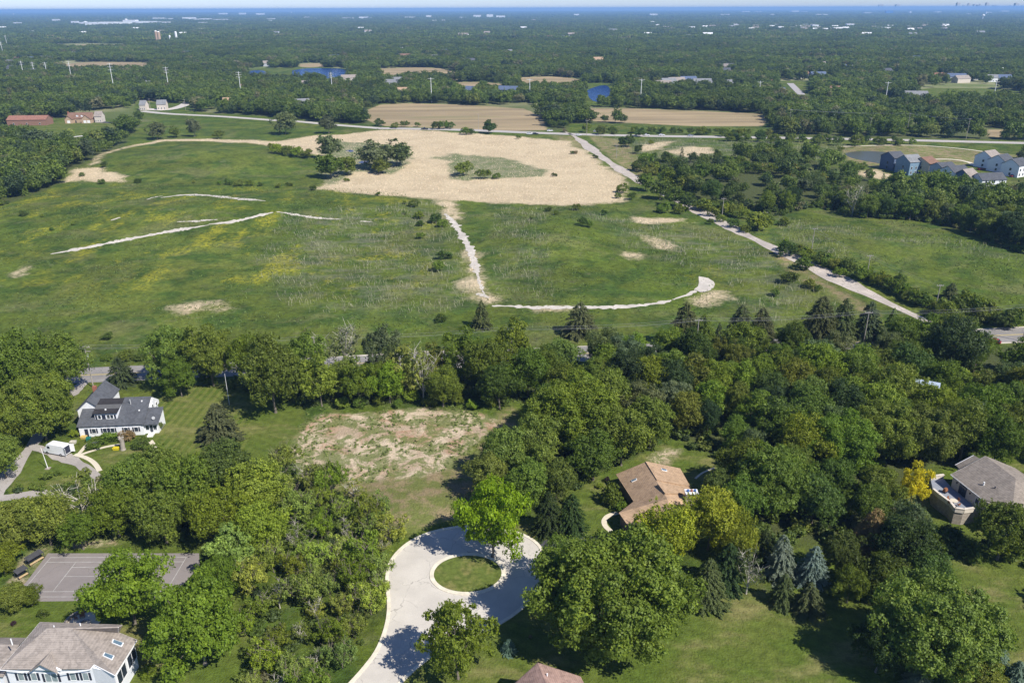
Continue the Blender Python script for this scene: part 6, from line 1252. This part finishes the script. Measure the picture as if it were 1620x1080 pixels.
# undergrowth under the woods
ug = rings(95, 420, lambda y: 3.4, 0.5); o_ = sdu(ug[:, 0], ug[:, 1], OPEN); ug = ug[(o_ < 1.0) & (sdline(ug[:, 0], ug[:, 1], rl) > 8.5) & (sdline(ug[:, 0], ug[:, 1], G2(DIAG)) > 5.5)]; ug = ug[clear(ug, 0)]; n = len(ug)
usrc = [quads_mesh('undergrowth_bush', *crown_pts(400 + k, 1.9, 2.6, 0.05, 12, 420, 0.30)[:4], M_LEAFF) for k in range(4)]
s = R.uniform(.5, 1.2, n); scatter('undergrowth', np.stack([ug[:, 0], ug[:, 1], hgt(ug[:, 0], ug[:, 1])], 1), np.stack([s, s, s], 1), R.uniform(0, 6.28, n), R.randint(0, 4, n), usrc)
def stalkm(name, c):
    g = NG(name, .9, .1); return g.col(g.scale(c, g.sm(g.attr('tint'), 0, 1, .7, 1.25)))
M_WEED = stalkm('weed_leaves', (0.17, 0.215, 0.06))
# low growth under the scrub and weeds on the dirt
def inside(P_, pol, lo=0): return P_[sdu(P_[:, 0], P_[:, 1], pol) > lo]
def rnd_in(pols, dens):
    out = []
    for P_ in pols:
        x0, y0 = P_.min(0); x1, y1 = P_.max(0); k = int((x1 - x0) * (y1 - y0) * dens); q = np.stack([R.uniform(x0, x1, k), R.uniform(y0, y1, k)], 1); out.append(q[sdist(q[:, 0], q[:, 1], P_) > 0])
    return np.concatenate(out)
sp = rnd_in([poly([(390,800),(460,740),(600,800),(625,850),(605,900),(590,990),(540,1100),(380,1100),(370,900)]), poly([(20,770),(110,745),(220,760),(330,760),(460,770),(440,860),(330,868),(200,850),(20,850)])], 0.13); n = len(sp); s = R.uniform(.3, .8, n)
scatter('undergrowth', np.stack([sp[:, 0], sp[:, 1], np.zeros(n)], 1), np.stack([s, s, s * .8], 1), R.uniform(0, 6.28, n), R.randint(0, 4, n), usrc)
wsrc = [quads_mesh('weed', *crown_pts(450 + k, .55, .35, 0.0, 6, 40, 0.13)[:4], M_WEED) for k in range(3)]
wp = rnd_in(ZP['dirt'][:1] + [poly([(470,640),(820,630),(800,660),(480,665)])], 0.75); v = np.sin(wp[:, 0] * .35) + np.sin(wp[:, 1] * .5 + 1) + R.normal(size=len(wp)) * .8; wp = wp[v > .1]; n = len(wp); s = R.uniform(.35, 1.3, n)
scatter('weeds', np.stack([wp[:, 0], wp[:, 1], np.zeros(n)], 1), np.stack([s, s, s], 1), R.uniform(0, 6.28, n), R.randint(0, 3, n), wsrc)
# standing dead grass and reeds: thin upright blades joined per patch
def blades(name, P_, h, wd_, m, lean=.25):
    n = len(P_); a_ = R.uniform(0, 3.14, n); hx = np.cos(a_) * wd_ * .5; hy = np.sin(a_) * wd_ * .5; H_ = h * R.uniform(.5, 1.2, n); z = hgt(P_[:, 0], P_[:, 1]); lx, ly = R.normal(size=n) * lean * H_, R.normal(size=n) * lean * H_
    V = np.stack([np.stack([P_[:, 0] - hx, P_[:, 1] - hy, z], 1), np.stack([P_[:, 0] + hx, P_[:, 1] + hy, z], 1), np.stack([P_[:, 0] + hx + lx, P_[:, 1] + hy + ly, z + H_], 1), np.stack([P_[:, 0] - hx + lx, P_[:, 1] - hy + ly, z + H_ * .9], 1)], 1).reshape(-1, 3)
    me = bpy.data.meshes.new(name); me.vertices.add(4*n); me.vertices.foreach_set('co', V.astype(np.float32).ravel()); me.loops.add(4*n); me.loops.foreach_set('vertex_index', np.arange(4*n)); me.polygons.add(n); me.polygons.foreach_set('loop_start', np.arange(n) * 4)
    at_ = me.attributes.new('tint', 'FLOAT', 'POINT'); at_.data.foreach_set('value', np.repeat(R.uniform(0, 1, n), 4).astype(np.float32)); me.update(); me.materials.append(m)
    o = bpy.data.objects.new(name, me); COL.objects.link(o); o['kind'] = 'stuff'; return o
def stalkm(name, c):
    g = NG(name, .9, .1); return g.col(g.scale(c, g.sm(g.attr('tint'), 0, 1, .7, 1.25)))
q = rnd_in(OLDG, 0.75); cl = np.sin(q[:, 0] * .21 + np.sin(q[:, 1] * .13) * 2) + np.sin(q[:, 1] * .3 + q[:, 0] * .05) + R.normal(size=len(q)) * .9; q = q[cl > .25]; q = q[sdline(q[:, 0], q[:, 1], G2(DIAG)) > 7]
blades('dead_stalks', q, 1.6, 0.08, stalkm('dead_stalk', (0.29, 0.285, 0.19)), .25)
q = rnd_in(ZP['reed'], 0.3); q = q[sdu(q[:, 0], q[:, 1], ZP['reed']) > R.uniform(-1, 2, len(q))]
blades('reeds', q, .55, 0.16, stalkm('reed', (0.70, 0.57, 0.40)), .4)
q = rnd_in([poly([(0,500),(0,330),(120,288),(640,300),(700,500),(700,560),(0,590)]), poly([(730,330),(980,326),(1130,420),(1130,520),(780,520)]), poly([(1230,345),(1430,350),(1620,405),(1620,480),(1450,480),(1300,420)])], 0.5)
q = q[(sdline(q[:, 0], q[:, 1], G2([(80, 402), (130, 393), (200, 379), (262, 367), (330, 356), (375, 350), (432, 336)])) > 2.6) & (sdline(q[:, 0], q[:, 1], G2([(704, 338), (732, 374), (750, 412), (760, 452), (768, 468)])) > 2.2) & (sdline(q[:, 0], q[:, 1], G2([(778, 484), (850, 487), (965, 486), (1045, 479), (1108, 455), (1114, 434)])) > 3)]
q = q[(np.sin(q[:, 0] * .11) + np.sin(q[:, 1] * .17 + q[:, 0] * .04) + R.normal(size=len(q)) * .8) > 0]
blades('grass', q, .45, 0.28, stalkm('tall_grass', (0.105, 0.145, 0.04)), .8)
# ------------------------------------------------------------------ air
g = bpy.data.materials.new('haze'); g.use_nodes = True; nt = g.node_tree; nt.nodes.remove(nt.nodes['Principled BSDF']); pv = nt.nodes.new('ShaderNodeVolumePrincipled')
pv.inputs['Color'].default_value = (0.34, 0.60, 1.0, 1); pv.inputs['Density'].default_value = HAZE; pv.inputs['Anisotropy'].default_value = 0.0; nt.links.new(pv.outputs[0], nt.nodes['Material Output'].inputs['Volume'])
h = MB().box(-xs.max() - 9000, xs.max() + 9000, -9000, ys.max() + 50, -1.5, 112).build('haze', g); h['kind'] = 'stuff'
